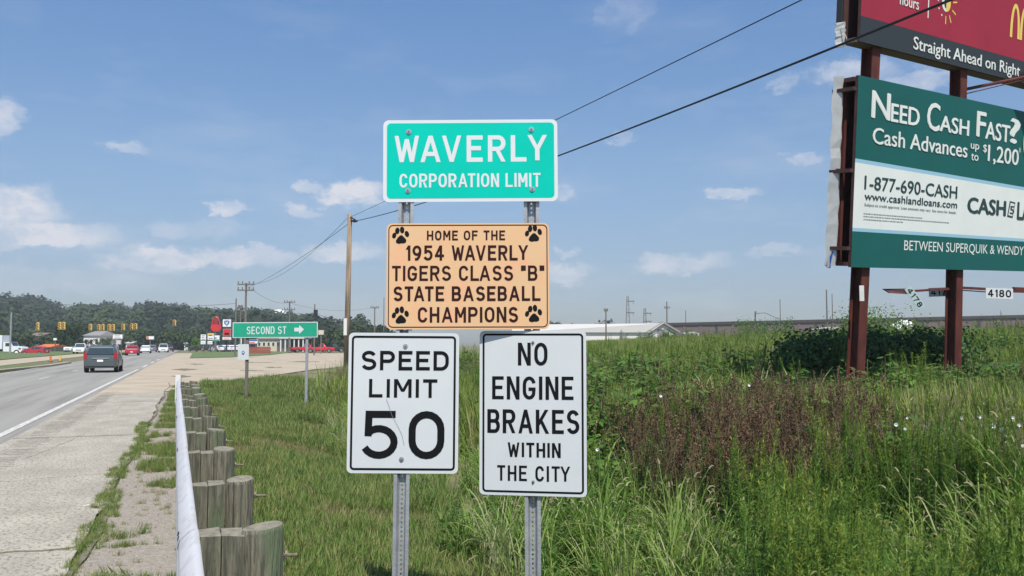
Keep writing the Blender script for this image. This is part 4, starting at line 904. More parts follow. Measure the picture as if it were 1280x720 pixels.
# rear board, gap and trims (back to back structure)
bx(-.02, BL, .03, BHh-.03, -.40, -.36, 'steeld', 'rear_panel')
def trim(root, s0, t0, t1, w0=.17, n0=-.70):
    b = MB(); k_ = 9; A = []; B_ = []
    for i in range(k_+1):
        t = t0+(t1-t0)*i/k_; A.append(BP(s0-.05+R(-.008,.008), t, n0+.02*sin(i*1.7))); B_.append(BP(s0+R(-.006,.006), t, n0+w0+.012*sin(i*2.3)+R(-.012,.012)))
    off = BT*.03; n = k_+1
    b.add(A+B_+[p+off for p in A]+[p+off for p in B_], [(i,i+1,n+i+1,n+i) for i in range(k_)]+[(2*n+i,3*n+i,3*n+i+1,2*n+i+1) for i in range(k_)]); b.build('edge_trim', 'trimwhite', root)
trim(bb, -.07, .02, BHh*.50, .20, -.50); trim(bb, -.07, BHh*.52, BHh+.02, .18, -.47)
for t in (BHh*.505, .36, BHh*.93):
    bx(-.10, .02, t-.035, t+.035, -.50, -.02, 'steeld', 'bracket')
bx(-.03, BL, .02, .10, -.355, -.065, 'steeld', 'bottom_girt'); bx(-.03, BL, BHh-.10, BHh-.02, -.355, -.065, 'steeld', 'top_girt')
bx(.02, .10, .1, BHh-.1, -.35, -.28, 'steel', 'stringer'); bx(.9, 1.0, .1, BHh-.1, -.35, -.27, 'steel', 'stringer')
b = MB(); b.add([BP(-.08,.36,-.48), BP(-.09,.30,-.34), BP(-.12,-.03,-.40), BP(-.1,.02,-.52), BP(-.06,.36,-.48), BP(-.06,.30,-.34), BP(-.08,-.03,-.40), BP(-.07,.02,-.52)], [(0,1,2,3),(4,7,6,5),(0,4,5,1),(1,5,6,2),(2,6,7,3),(3,7,4,0)]); b.build('torn_blue_vinyl', 'bluescrap', bb)
b = MB(); b.add([BP(-.13,.26,-.40), BP(-.14,-.04,-.44), BP(-.14,0,-.38), BP(-.12,.25,-.40), BP(-.13,-.04,-.44), BP(-.13,0,-.38)], [(0,1,2),(3,5,4)]); b.build('torn_white_vinyl', 'trimwhite', bb)

# upper board
tU0 = st(1078,52.5)[1]; tUb = st(1079,20.3)[1]; UH = 3.66
ub = thing('upper_billboard', 'red billboard with a grey band reading Straight Ahead on Right, upper one of the pair', 'billboard', BP(0,tU0,-.3))
bx = boardbox(ub, 0, BL, 0, 1)
bx(0, BL, tU0, tU0+UH, -.06, 0, 'steeld', 'face_panel'); bx(0, BL, tU0, tUb, .0, .004, 'bbgrey', 'grey_print'); bx(0, BL, tUb, tU0+UH, 0, .005, 'bbred', 'red_print')
bx(-.02, BL, tU0+.03, tU0+UH, -.40, -.36, 'steeld', 'rear_panel'); bx(-.03, BL, tU0, tU0+.09, -.355, -.065, 'metal_brown', 'bottom_girt'); bx(.02,.10,tU0+.1,tU0+UH-.1,-.56,-.48,'steel','stringer')
trim(ub, -.07, tU0-.06, tU0+.42, .16, -.46); bx(-.09, -.06, tU0+.44, tU0+UH, -.46, -.36, 'bbgrey', 'edge_trim')
b = MB(); b.add([BP(-.11,tU0+.34,-.34), BP(-.11,tU0+.30,-.31), BP(-.11,tU0+.06,-.21), BP(-.11,tU0+.12,-.22)]+[BP(-.10,tU0+.34,-.34), BP(-.10,tU0+.30,-.31), BP(-.10,tU0+.06,-.21), BP(-.10,tU0+.12,-.22)], [(0,1,2,3),(4,7,6,5),(0,4,5,1),(1,5,6,2),(2,6,7,3)]); b.build('torn_white_vinyl', 'trimwhite', ub)
btext(ub, 'Straight Ahead on Right', 1141, 1274, 61, 45, 'bbwhite', .012, .018); btext(ub, 'hours', 1124, 1147.5, 5.5, -9, 'bbwhite', .012, .012)
sa, ta = st(1158.8, 22.5); b = MB(); bpoly(b, [(sa,ta),(sa+.035,ta),(sa+.035,ta+1.2),(sa,ta+1.2)], .01); b.build('divider_line', 'bbwhite', ub)
sc_, tc_ = st(1182.5, 3.5); rr = .17
for (a0, a1, m_) in ((-pi/2, pi/2, 'bbyellow'), (pi/2, 1.5*pi, 'bbwhite')):
    b = MB(); b.add([BP(sc_+rr*.95*cos(a0+(a1-a0)*i/12), tc_+rr*1.1*sin(a0+(a1-a0)*i/12), .01) for i in range(13)], [tuple(range(13))]); b.build('sun_emblem', m_, ub)
b = MB(); b.add([BP(sc_-.005+rr*.45*cos(a), tc_+rr*.7*sin(a), .014) for a in [pi/2+pi*i/8 for i in range(9)]], [tuple(range(9))]); b.build('sun_emblem', 'bbgrey', ub)
b = MB()
for i, a in enumerate([radians(d) for d in (-90,-60,-25,10,40,70)]):
    d = (cos(a), sin(a)); e = (-d[1]*.015, d[0]*.015); r0, r1 = .25, .40
    bpoly(b, [(sc_+d[0]*r0-e[0], tc_+d[1]*r0*1.1-e[1]), (sc_+d[0]*r1-e[0], tc_+d[1]*r1*1.1-e[1]), (sc_+d[0]*r1+e[0], tc_+d[1]*r1*1.1+e[1]), (sc_+d[0]*r0+e[0], tc_+d[1]*r0*1.1+e[1])], .01)
b.build('sun_rays', 'bbyellow', ub)
b = MB()
for a in [radians(d) for d in (-120,-150,180,150,120)]:
    c = (sc_+cos(a)*.3, tc_+sin(a)*.32); b.add([BP(c[0]+.022*cos(t), c[1]+.022*sin(t), .01) for t in [2*pi*i/8 for i in range(8)]], [tuple(range(8))])
b.build('dots', 'bbwhite', ub)
# golden arches emblem
s0, t0 = st(1261.5, 46); _, t1 = st(1261.5, 2); wM = st(1287,20)[0]-s0; b = MB(); hM = t1-t0
for q in (0,1):
    cx = s0+wM*(.25+.5*q); A = []; B_ = []
    for i in range(17):
        a = pi*i/16; A.append((cx+wM*.25*cos(a), t0+hM*sin(a)**.75)); B_.append((cx+wM*.13*cos(a), t0+(hM-.10)*sin(a)**.75))
    b.add([BP(s, t, .012+.002*q) for s, t in A+B_], [(i, i+1, 17+i+1, 17+i) for i in range(16)])
b.build('golden_arches', 'bbyellow', ub)

# supports: steel H columns
def column(x0, y0, x1, y1, Y0, Y1, label):
    a, c = at(x0, y0, Y0), at(x1, y1, Y1); d = (c-a).normalized(); zb = Hs(a.x, a.y)-.3; base = a+d*((zb-a.z)/d.z); top = base+d*11.5
    o = thing('billboard_column', label, 'steel column', (base.x, base.y, zb+.3), 'steel legs of the stacked billboards'); h = .125
    tx = Vector((BT.x, BT.y, 0)).normalized(); ny = Vector((-tx.y, tx.x, 0))
    for (a0,a1,c0,c1,nm) in ((-h,h,-h,-h+.02,'flange'),(-h,h,h-.02,h,'flange'),(-.012,.012,-h+.02,h-.02,'web')):
        b = MB(); vs = []
        for e in (base, top):
            for (p, q) in ((a0,c0),(a1,c0),(a1,c1),(a0,c1)): vs.append(e+tx*p+ny*q)
        b.add(vs, [(0,3,2,1),(4,5,6,7),(0,1,5,4),(1,2,6,5),(2,3,7,6),(3,0,4,7)]); b.build(nm, 'steel', o)
    return o
sY = lambda px: None
def Yat(px, n, py=250): # depth of the plane n metres behind the face at this picture column
    r = ray(px, py); k = (BP(0,0,n)-Vector((0,0,CZ))).dot(BN)/r.dot(BN); return r.y*k
column(1069,470,1088.5,70,Yat(1069,-.21,470),Yat(1088,-.21,70),'rusty red steel leg of the billboards, the left one')
column(1190.5,470,1198,100,Yat(1190,-.21,470),Yat(1198,-.21,100),'rusty red steel leg of the billboards, in the middle behind the house numbers')
column(1291,480,1292,100,Yat(1290,-.21,480),Yat(1290,-.21,100),'rusty red steel leg of the billboards beyond the right edge')
# white notice on the left leg
a = at(1076.5,366,Yat(1069,-.32)-.2); o = thing('leg_notice', 'small pale paper notice on the left billboard leg', 'notice', a); b = MB(); b.box(a.x-.045, a.x+.045, a.y-.03, a.y-.02, a.z-.16, a.z+.14); b.build('paper', 'trimwhite', o)
# cross rail with number plates
Yr = Yat(1190,-.1); R0 = at(1104,361,Yat(1104,-.4)); R1 = at(1330,366,Yat(1290,-.4)-.6)
o = thing('cross_rail', 'thin rusty cross rail under the green billboard carrying number plates', 'rail', R0)
b = MB(); a = R0; c = at(1138,363.5,Yat(1138,-.3)); b.add([a, c+Vector((0,0,.05)), c-Vector((0,0,.07)), at(1112,366,a.y), a+Vector((0,.06,0)), c+Vector((0,.06,.05)), c+Vector((0,.06,-.07)), at(1112,366,a.y)+Vector((0,.06,0))], [(0,1,2,3),(4,7,6,5),(0,4,5,1),(3,2,6,7),(0,3,7,4)]); b.build('tapered_bracket', 'steeld', o)
def bar(x0,y0,x1,y1,h,m='steel',nm='rail_bar',n=-.3):
    b = MB(); p, q = at(x0,y0,Yat(x0,n)), at(x1,y1,Yat(x1,n)); v = Vector((0,0,h)); e = BN*.03
    b.add([p-v-e,q-v-e,q+v-e,p+v-e,p-v+e,q-v+e,q+v+e,p+v+e], [(0,1,2,3),(4,7,6,5),(0,4,5,1),(1,5,6,2),(2,6,7,3),(3,7,4,0)]); b.build(nm, m, o)
bar(1138,364,1185,361,.022); bar(1198,359.5,1236,361.5,.03); bar(1198,362.5,1234,365,.012,'wire','rail_wire'); bar(1262,364,1330,366,.03); bar(1267,361.5,1330,363.5,.05,'steel','angle_end')
def plate(label, text, cx, cy, wpx, hpx, ang, n, m='white', trunc=None):
    Y = Yat(cx, n); p = at(cx, cy, Y); s_ = F/Y; o = thing('number_plate', label, 'number plate')
    w_, h_ = wpx/s_/2, hpx/s_/2; b = MB(); b.box(-w_, w_, -.004, .004, -h_, h_); b.build('plate', m, o)
    b = MB(); stroke_text(b, text, -w_*.86, w_*.86, -h_*.72, h_*.72, h_*.30, lambda x_, z_, dz: Vector((x_, -.006-dz, z_)), .22); b.build('lettering', 'black', o)
    o.location = p; o.rotation_euler = (0, ang, 0)
plate('white number plate reading 4180 at the right of the rail', '4180', 1249.2, 366.8, 34, 13, radians(2), .1)
plate('number plate 4178 in a painted shade tone, hanging askew from the rail', '4178', 1143.5, 372, 31, 9.5, radians(56), .0, 'shaded_plate')  # shade on this plate is put into its colour
plate('number plate beginning 417 in a painted shade tone, partly behind the steel leg', '4175', 1177, 365, 32, 11, radians(-2), -.6, 'shaded_plate')
# lamp arm with fixture reaching out between the boards
ao = at(1205,112,Yat(1205,-.1)); o = thing('billboard_lamp', 'red steel lamp arm reaching out between the two billboards', 'lamp arm', ao)
b = MB(); e = at(1298,93,Yat(1298,.6)); b.tube([ao, e], .035, 6); b.tube([at(1204,118,Yat(1205,-.1)), ao.lerp(e,.9)-Vector((0,0,.05))], .012, 5); b.build('arm', 'steel', o); b = MB(); b.box(e.x-.35, e.x+.35, e.y-.15, e.y+.15, e.z-.12, e.z+.05); b.build('lamp_housing', 'metal_brown', o)

# ------------------------------------------------------------------ bush, reed clump, flowers near the billboard
def bush(label, px, Y, w_, h_, n, m, name='bush', cat='bush', lf=(.05,.10)):
    p = at(px, 430, Y); z = Hs(p.x, p.y); o = thing(name, label, cat, (p.x, p.y, z)); b = MB()
    cl_ = [(Vector((R(-w_,w_), R(-.7,.7), R(.2,1)*h_*.8)), R(.2,.34)*h_) for _ in range(int(22+w_*14))]
    for c, r_ in cl_:
        if c.z+r_ > h_: c.z = h_-r_
    for i in range(n):
        c, r_ = random.choice(cl_); d = Vector((random.gauss(0,1), random.gauss(0,1), random.gauss(0,1))).normalized(); q = c+d*r_*(.35+.7*sqrt(random.random())); t = (d.orthogonal()+Vector((R(-.8,.8),R(-.8,.8),R(-.8,.8)))).normalized(); leafq(b, q+Vector((p.x,p.y,z)), t, d, R(*lf)*1.3, R(*lf))
    b.build('foliage', m, o); b = MB()
    for i in range(7): b.tube([(p.x+R(-.1,.1)*w_, p.y, z-.1), Vector((p.x,p.y,z))+Vector((R(-w_,w_)*.8, R(-.4,.4), h_*R(.6,.95)))], .02, 4, True, .006)
    b.build('stems', 'bark', o); return o
bush('dark green bush behind the left billboard leg', 1045, 20.5, 1.3, 2.1, 12000, 'bush_leaf')
bush('dark green bush between the two billboard legs', 1135, 21.0, 1.15, 2.2, 12000, 'bush_leaf')
bush('taller feathery shrub sticking up between the billboard legs', 1100, 27.0, .9, 3.0, 9000, 'weed_green', lf=(.035,.07))
bush('small dark green bush right of the middle billboard leg', 1228, 18.6, .95, 1.3, 6500, 'bush_leaf')
bush('low green shrub in the meadow in front of the brown building', 955, 60.0, 1.8, 2.2, 2500, 'weed_green')
p = at(935,470,16.5); z = Hs(p.x, p.y); o = thing('reed_clump', 'pale green reed clump with long arching leaves in the weeds', 'reed clump', (p.x, p.y, z)); b = MB()
for i in range(150):
    ribbon(b, (p.x+random.gauss(0,.55), p.y+random.gauss(0,.3), z-.05), R(0,2*pi), R(1.1,1.7), R(.02,.032), R(0,.3), R(.8,2.2), 7)
b.build('leaves', 'grass_pale', o)
flw = [(1201,523,11),(1224,522,11),(1267,526,10),(1273,532,10),(1263,540,9.5),(1256,546,9),(1279,558,8),(1240,531,10),(1243,534,10),(1157,533,9.5),(1131,537,9),(1135,523,10),(1108,512,12),(1120,531,9.8),(1045,499,13),(936,482,14),(748,562,7),(826,496,11),(1249,530,9.5),(1265,522,10.5),(1253,537,9.2)]
for i, (x_, y_, Y) in enumerate(flw):
    p = at(x_, y_, Y); zb = Hs(p.x, p.y); lab = {(936,482):'single white bloom beside the pale reed clump', (748,562):'single white bloom low beside the no engine brakes sign', (826,496):'single white bloom at the left edge of the brown weeds', (1045,499):'single white bloom in front of the left billboard leg', (1108,512):'single white bloom between the two billboard legs, nearest the left one'}.get((x_, y_), 'small white bloom clustered with others in the green weeds at right')
    o = thing('wild_flower', lab, 'flower', (p.x, p.y, zb), 'white wild flowers among the weeds'); b = MB(); r_ = R(.015,.024)*Y/10
    d = (Vector((0,0,CZ))-p).normalized()+Vector((R(-.5,.5),0,R(0,.7))); d.normalize(); a = d.orthogonal().normalized(); c2 = d.cross(a)
    ring = [p+d*.02+(a*cos(2*pi*k/10)+c2*sin(2*pi*k/10))*r_*(1 if k % 2 else .86) for k in range(10)]; b.add([p-d*.015]+ring, [(0,1+k,1+(k+1)%10) for k in range(10)]); b.build('petals', 'petal', o)
    b = MB(); b.tube([p-d*.02, Vector((p.x, p.y+.05, zb-.05))], .004, 4); b.build('stem', 'weed_green', o)
q_ = onz(108,632,.008); o = thing('litter_scrap', 'tiny white scrap of litter lying on the concrete shoulder', 'litter', q_); b = MB(); b.add([q_+Vector(v) for v in ((-.03,-.015,0),(.03,-.02,.006),(.035,.015,.012),(-.02,.02,.004))], [(0,1,2,3)]); b.build('paper', 'plaster_white', o)
p = onz(474,596,-.5); o = thing('litter_scrap', 'crumpled white scrap of litter on the grass just below the speed limit sign', 'litter'); b = MB(); b.add([(-.08,0,0),(.02,-.04,.05),(.09,.01,.02),(.03,.06,.07),(-.05,.05,.03)], [(0,1,4),(1,3,4),(1,2,3)]); b.build('paper', 'plaster_white', o)
rz = ray(474,596); kk = None
for tt in np.arange(3,30,.05):
    q = Vector((0,0,CZ))+rz*tt
    if q.z < Hs(q.x,q.y)+.14: kk = q; break
o.location = kk

# ------------------------------------------------------------------ vehicles
def car(name, label, L_, Wd, Hh, paint, kind='suv', cat='car', group=None):
    """car built facing +Y at the origin; rear at y=-L/2"""
    o = thing(name, label, cat, (0,0,0), group); hw = Wd/2
    #   y frac, z bottom, z belt, z roof(None), half width, roof half width
    Z = {'suv':[(-.5,.42,.72,None,.90,0),(-.49,.30,.98,None,.95,0),(-.475,.28,1.02,1.02,.97,.82),(-.40,.26,1.03,Hh-.10,1,.74),(-.33,.25,1.03,Hh-.02,1,.73),(-.1,.25,1.0,Hh,1,.72),(.06,.25,.98,Hh-.04,1,.71),(.20,.25,.96,1.0,1,.82),(.24,.25,.95,None,1,0),(.42,.27,.82,None,.96,0),(.49,.34,.70,None,.85,0),(.5,.42,.62,None,.8,0)],
         'sedan':[(-.5,.42,.75,None,.86,0),(-.48,.30,.95,None,.94,0),(-.36,.27,.98,.98,.98,.8),(-.22,.25,.97,Hh-.04,1,.7),(0,.25,.95,Hh,1,.7),(.06,.25,.94,Hh-.04,1,.7),(.22,.25,.92,.94,1,.82),(.25,.25,.91,None,1,0),(.42,.27,.80,None,.95,0),(.49,.34,.66,None,.84,0),(.5,.42,.60,None,.78,0)],
         'pickup':[(-.5,.50,1.0,None,.95,0),(-.495,.45,1.02,None,.97,0),(-.02,.38,1.04,None,1,0),(-.01,.38,1.04,1.05,1,.8),(.02,.38,1.05,Hh-.03,1,.74),(.14,.38,1.05,Hh,1,.74),(.22,.38,1.04,1.08,1,.82),(.25,.38,1.04,None,1,0),(.47,.40,.98,None,.97,0),(.5,.5,.8,None,.88,0)]}[kind]
    b = MB(); vs = []; n = 12
    for (fy, zb, zt, zr, wf, rw) in Z:
        w_ = hw*wf; y = fy*L_; r_ = zr if zr else zt+.02; rv = hw*rw if zr else w_*.75
        half = [(w_*.86,zb),(w_*.99,zb+.12),(w_,(zb+zt)/2),(w_*.97,zt),(rv+.02,r_-.05 if zr and r_-zt > .1 else r_-.01),(rv*.86,r_)]
        vs += [(x_, y, z_) for x_, z_ in half]+[(-x_, y, z_) for x_, z_ in half[::-1]]
    m_ = len(Z); b.add(vs, [(i*n+j, i*n+(j+1)%n, (i+1)*n+(j+1)%n, (i+1)*n+j) for i in range(m_-1) for j in range(n)]+[tuple(range(n))[::-1], tuple((m_-1)*n+j for j in range(n))])
    body = b.build('body', paint, o)
    body.data.polygons.foreach_set('use_smooth', [True]*len(body.data.polygons)); body.data.set_sharp_from_angle(angle=radians(38))
    # glazing: proud sheets following the cabin stations
    idx = [i for i, q in enumerate(Z) if q[3]]
    def lerp(a, c, t): return tuple(a[k]+(c[k]-a[k])*t for k in range(3))
    def corner(i, side, top):
        fy, zb, zt, zr, wf, rw = Z[i]; w_ = hw*wf; return (side*(hw*rw+.03 if top else w_*.975), fy*L_, (zr-.07 if zr-zt > .12 else zr) if top else zt+.02)
    b = MB()
    ir0, ir1 = idx[0], idx[1]; yb = Z[ir0][0]*L_-.03; yt = Z[ir1][0]*L_-.035; zb_ = Z[ir0][3]+.02; zt_ = Z[ir1][3]-.05
    wb, wt = hw*.82, hw*.68
    b.quad((-wb,yb,zb_),(wb,yb,zb_),(wt,yt,zt_),(-wt,yt,zt_)); b.build('rear_window', 'glass', o)
    b = MB(); i0, i1 = idx[-1], idx[-2]; yb = Z[i0][0]*L_+.03; yt = Z[i1][0]*L_+.04; b.quad((wb,yb,Z[i0][3]+.0),(-wb,yb,Z[i0][3]),(-wt,yt,Z[i1][3]-.04),(wt,yt,Z[i1][3]-.04)); b.build('windscreen', 'glass', o)
    for sd_ in (-1,1):
        seg = idx[1:-1]
        b = MB()
        for a, c in zip(seg[:-1], seg[1:]):
            g = .05 if kind != 'pickup' else .02
            p = [corner(a, sd_, 0), corner(c, sd_, 0), corner(c, sd_, 1), corner(a, sd_, 1)]
            q = [Vector(v)+Vector((sd_*.012, 0, 0)) for v in p]; q[0].y += g; q[3].y += g; q[1].y -= g; q[2].y -= g; b.quad(*q)
        b.build('side_window', 'glass', o)
        b = MB(); x0 = sd_*hw*.985
        hy = -L_/2
        if kind == 'suv': b.add([(sd_*hw*.76,hy-.02,.78),(sd_*hw*.99,hy+.03,.80),(sd_*hw*.99,hy+.07,1.14),(sd_*hw*.84,hy+.05,1.20),(sd_*hw*.995,hy+.32,.9),(sd_*hw*.995,hy+.3,1.06)], [(0,1,2,3),(1,4,5,2)])
        else: b.add([(sd_*hw*.62,hy-.012,.68),(sd_*hw*.90,hy+.01,.68),(sd_*hw*.96,hy+.03,.86),(sd_*hw*.62,hy+.0,.86)], [(0,1,2,3)])
        b.build('tail_light', 'lamp_red', o)
        b = MB(); hy = L_/2; b.add([(sd_*hw*.5,hy+.012,.58),(sd_*hw*.82,hy-.01,.6),(sd_*hw*.92,hy-.06,.74),(sd_*hw*.5,hy-.03,.72)], [(0,1,2,3)]); b.build('headlight', 'headlamp', o)
        b = MB(); c = (sd_*(hw+.09), L_*.17, 1.03); b.box(c[0]-.09, c[0]+.09, c[1]-.04, c[1]+.06, c[2]-.07, c[2]+.07); b.build('mirror', 'dark_plastic', o)
        for fy in (-.31,.32):
            b = MB(); r_ = .33 if kind != 'pickup' else .38; cx = sd_*(hw-.11); b.tube([(cx-.11,fy*L_,r_),(cx+.11,fy*L_,r_)], r_, 18); wh = b.build('tyre', 'tyre', o)
            b = MB(); b.tube([(cx+sd_*.108,fy*L_,r_),(cx+sd_*.116,fy*L_,r_)], r_*.62, 14); b.build('rim', 'rim', wh)
            b = MB(); xx = sd_*(hw*1.002); b.add([(xx, fy*L_+(r_+.07)*cos(a), max(r_+(r_+.07)*sin(a),.26)) for a in [pi*k/10 for k in range(11)]], [tuple(range(11))]); b.build('wheel_arch', 'dark_plastic', o)
    b = MB(); hy = -L_/2; b.box(-hw*.86, hw*.86, hy-.07, hy+.1, .38, .60); b.build('rear_bumper', paint, o)
    b = MB(); b.box(-hw*.80, hw*.80, hy-.04, hy+.3, .26, .37); b.build('bumper_skirt', 'dark_plastic', o)
    b = MB(); b.box(-.16, .16, hy-.075, hy-.02, .62 if kind=='suv' else .45, .74 if kind=='suv' else .57); b.build('licence_plate', 'plaster_white', o)
    b = MB(); b.box(-hw*.86, hw*.86, L_/2-.1, L_/2+.05, .36, .54); b.build('front_bumper', paint, o)
    b = MB(); b.box(-hw*.45, hw*.45, L_/2-.02, L_/2+.02, .56, .68); b.build('grille', 'dark_plastic', o)
    if kind == 'suv':
        for sd_ in (-1,1): b = MB(); b.tube([(sd_*hw*.66,-L_*.36,Hh-.02),(sd_*hw*.66,-L_*.3,Hh+.04),(sd_*hw*.64,L_*.02,Hh+.045),(sd_*hw*.64,L_*.05,Hh-.01)], .018, 6); b.build('roof_rail', 'dark_plastic', o)
        b = MB(); b.box(-hw*.5, hw*.5, -L_/2-.045, -L_/2+.02, .80, .84); b.build('chrome_strip', 'chrome', o)
    return o
def put(o, px, py, yaw, z=.01, Y=None):
    p = onz(px, py, z) if Y is None else Vector((at(px,430,Y).x, Y, z)); o.location = (p.x, p.y, z); o.rotation_euler = (0,0,yaw); return o
yr = TH
c = car('sports_utility_car', 'grey silver car driving away in the near lane, closest to the camera', 4.6, 1.80, 1.58, 'silver_paint', 'suv', 'car', 'cars on the road'); put(c, 131, 459.5, yr-.01, Y=53)
c1 = car('parked_car', 'dark red car seen from behind ahead of the grey one', 4.5, 1.78, 1.5, 'red_paint', 'sedan', 'car', 'cars on the road'); c1.name = 'red_sedan'; put(c1, 166, 443, yr, Y=128)
c2 = car('white_sedan', 'white car driving away in front of the dark red car', 4.6, 1.8, 1.42, 'white_paint', 'sedan', 'car', 'cars on the road'); put(c2, 182.5, 441, yr, Y=160)
c3 = car('dark_sedan', 'dark car just right of the white sedan on the road', 4.6, 1.8, 1.5, 'grey_paint', 'suv', 'car', 'cars on the road'); put(c3, 190.5, 440, yr, Y=182)
c4 = car('white_suv', 'white sport utility car facing the camera in the distance', 4.6, 1.85, 1.7, 'white_paint', 'suv', 'car', 'cars on the road'); put(c4, 204.5, 441, yr+pi, Y=172)
c5 = car('black_sedan', 'black car half hidden behind the distant white car', 4.6, 1.8, 1.5, 'black_paint', 'sedan', 'car', 'cars on the road'); put(c5, 211.5, 440, yr, Y=190)
c6 = car('white_pickup', 'white pickup facing the camera at the left junction', 5.2, 1.9, 1.75, 'white_paint', 'pickup', 'pickup truck', 'cars on the road'); put(c6, 101.5, 444, yr+pi-.05, Y=150)
c7 = car('red_hatchback', 'bright red car in profile behind the white box truck', 4.4, 1.78, 1.5, 'red_paint', 'suv', 'car', 'cars on the road'); put(c7, 44.3, 443.6, pi/2-.08, z=-.3, Y=158)
c8 = copy_tree(c6); c8.name = 'silver_car'; tag(c8, 'small white vehicle behind the grey car roof line at the junction'); put(c8, 93, 441.5, yr+pi-.4, Y=185)
rp = car('red_pickup', 'bright red pickup parked under the right end of the street name sign', 5.4, 1.9, 1.75, 'bright_red', 'pickup', 'pickup truck', 'pickups parked by the store'); put(rp, 400, 434, -pi/2+.15, Y=165)
rp2 = copy_tree(rp); tag(rp2, 'bright red pickup parked behind the right post of the street sign'); put(rp2, 381, 434, -pi/2+.5, Y=172)
dk = car('dark_pickup', 'dark parked pickup next to the bright red pickup', 5.2, 1.9, 1.7, 'black_paint', 'pickup', 'pickup truck', 'pickups parked by the store'); put(dk, 415.5, 433.5, -pi/2+.3, Y=175)
for i, (px_, m_) in enumerate(((272,'white'),(278,'white'),(287.5,'white'),(293,'white'),(246,'dark'),(262,'dark'))):
    src = c2 if m_ == 'white' else c5
    cc = copy_tree(src); cc.name = 'parked_car'; tag(cc, ['white parked car at the left end of the sales lot row','second white parked car from the left in the sales lot','white parked car behind the small notice','white parked car just left of the small notice','dark car parked by the far tall bush','dark car parked behind the clustered shop signs'][i], 'car', 'cars parked in the sales lot'); put(cc, px_, 436.5, .9+R(-.2,.2), Y=185+i*3)
# box truck
t = thing('box_truck', 'white box truck at the left edge with its cab facing right', 'truck'); 
b = MB(); b.box(-9.0,-2.45,-1.2,1.2,1.15,3.65); b.build('cargo_box', 'white_paint', t)
b = MB(); b.box(-9.0,1.6,-.5,.5,.75,1.12); b.build('chassis', 'dark_plastic', t)
b = MB(); b.prism([(-2.3,.75),(-2.3,2.45),(-1.0,2.45),(-.62,1.70),(1.0,1.55),(1.15,1.3),(1.15,.7),(.9,.6)], -1.05, 1.05, lambda x_, y_, h_: Vector((x_, h_, y_))); b.build('cab', 'white_paint', t)
b = MB(); b.add([(-1.9,-1.062,1.65),(-.85,-1.062,1.65),(-1.15,-1.062,2.25),(-1.9,-1.062,2.25)], [(0,1,2,3)]); b.build('side_window', 'glass', t)
b = MB(); b.add([(-.60,-.9,1.76),(-.60,.9,1.76),(-.95,.9,2.42),(-.95,-.9,2.42)], [(0,1,2,3)]); b.build('windscreen', 'glass', t)
for x_ in (.15,-6.9):
    for s in (-1,1): b = MB(); b.tube([(x_,s*.85,.52),(x_,s*1.09,.52)], .52, 16); wh = b.build('tyre', 'tyre', t); b = MB(); b.tube([(x_,s*1.085,.52),(x_,s*1.10,.52)], .3, 12); b.build('rim', 'plaster_white', wh)
b = MB(); b.box(1.0,1.3,-1.05,1.05,.5,.85); b.build('bumper', 'chrome', t); b = MB(); b.box(.5,.9,-1.12,-1.06,1.15,1.35); b.build('mirror', 'dark_plastic', t)
p = at(24,430,160); t.location = (p.x, 160, -.42); t.scale = (1,1,1)

# ------------------------------------------------------------------ traffic signals on span wire
SG = [(47,403,413,'signal turned sideways at the left end of the span wire'),(77,402.5,412,'twin headed signal second from the left over the road'),(113,405,413,'signal third from the left on the span wire'),(126,405.5,413,'twin headed signal above the grey car'),(139,405.5,413.5,'signal just right of the twin headed one above the grey car'),(154,405,412.5,'orange backed signal fifth from the left'),(167,404.5,411.5,'twin headed signal over the dark red car'),(218,400,407,'lone signal farthest right over the road')]
YSG = 140; pts = [at(-30,400,YSG)]
for i, (x_, y0, y1, lab) in enumerate(SG):
    p = at(x_, y0, YSG); q = at(x_, y1, YSG); o = thing('traffic_signal', lab, 'traffic light', q, 'traffic signals on the span wire'); hh = p.z-q.z
    xs_ = (-.32,.32) if 'twin' in lab else (0,)
    for dx in xs_:
        b = MB(); b.box(p.x+dx-.20, p.x+dx+.20, p.y, p.y+.25, q.z, p.z); hd = b.build('housing', 'signal_yellow', o)
        for k_ in range(3):
            cz = q.z+hh*(k_+.5)/3; b = MB(); b.disc((p.x+dx, p.y-.01, cz), (1,0,0), (0,0,1), 10, .14, .14); b.build('lens', ['lamp_red','dark_plastic','dark_plastic'][2-k_], hd)
            b = MB(); b.tube([(p.x+dx, p.y-.02, cz+.04), (p.x+dx, p.y-.28, cz+.02)], .17, 8, False); b.build('visor', 'signal_yellow', hd)
    b = MB(); b.tube([(p.x, p.y+.1, p.z), (p.x, p.y+.1, p.z+.5)], .03, 4); b.build('hanger', 'wire', o); pts.append(Vector((p.x, p.y+.1, p.z+.5)))
pts.append(at(296,394,YSG)); b = MB(); b.tube(pts, .02, 4); tag(b.build('span_wire', 'wiregrey'), 'thin span wire holding the row of traffic signals', 'wire')
# plain steel pole at left
p = at(14.3,390.5,150); o = thing('light_pole', 'tall pale steel pole behind the white box truck', 'pole', (p.x, p.y, -.4)); b = MB(); b.tube([(p.x,p.y,-.5), p], .17, 10, True, .12); b.build('shaft', 'alu', o); b = MB(); b.tube([(p.x,p.y,-.42),(p.x,p.y,-.1)], .3, 8); b.build('base', 'alu', o)

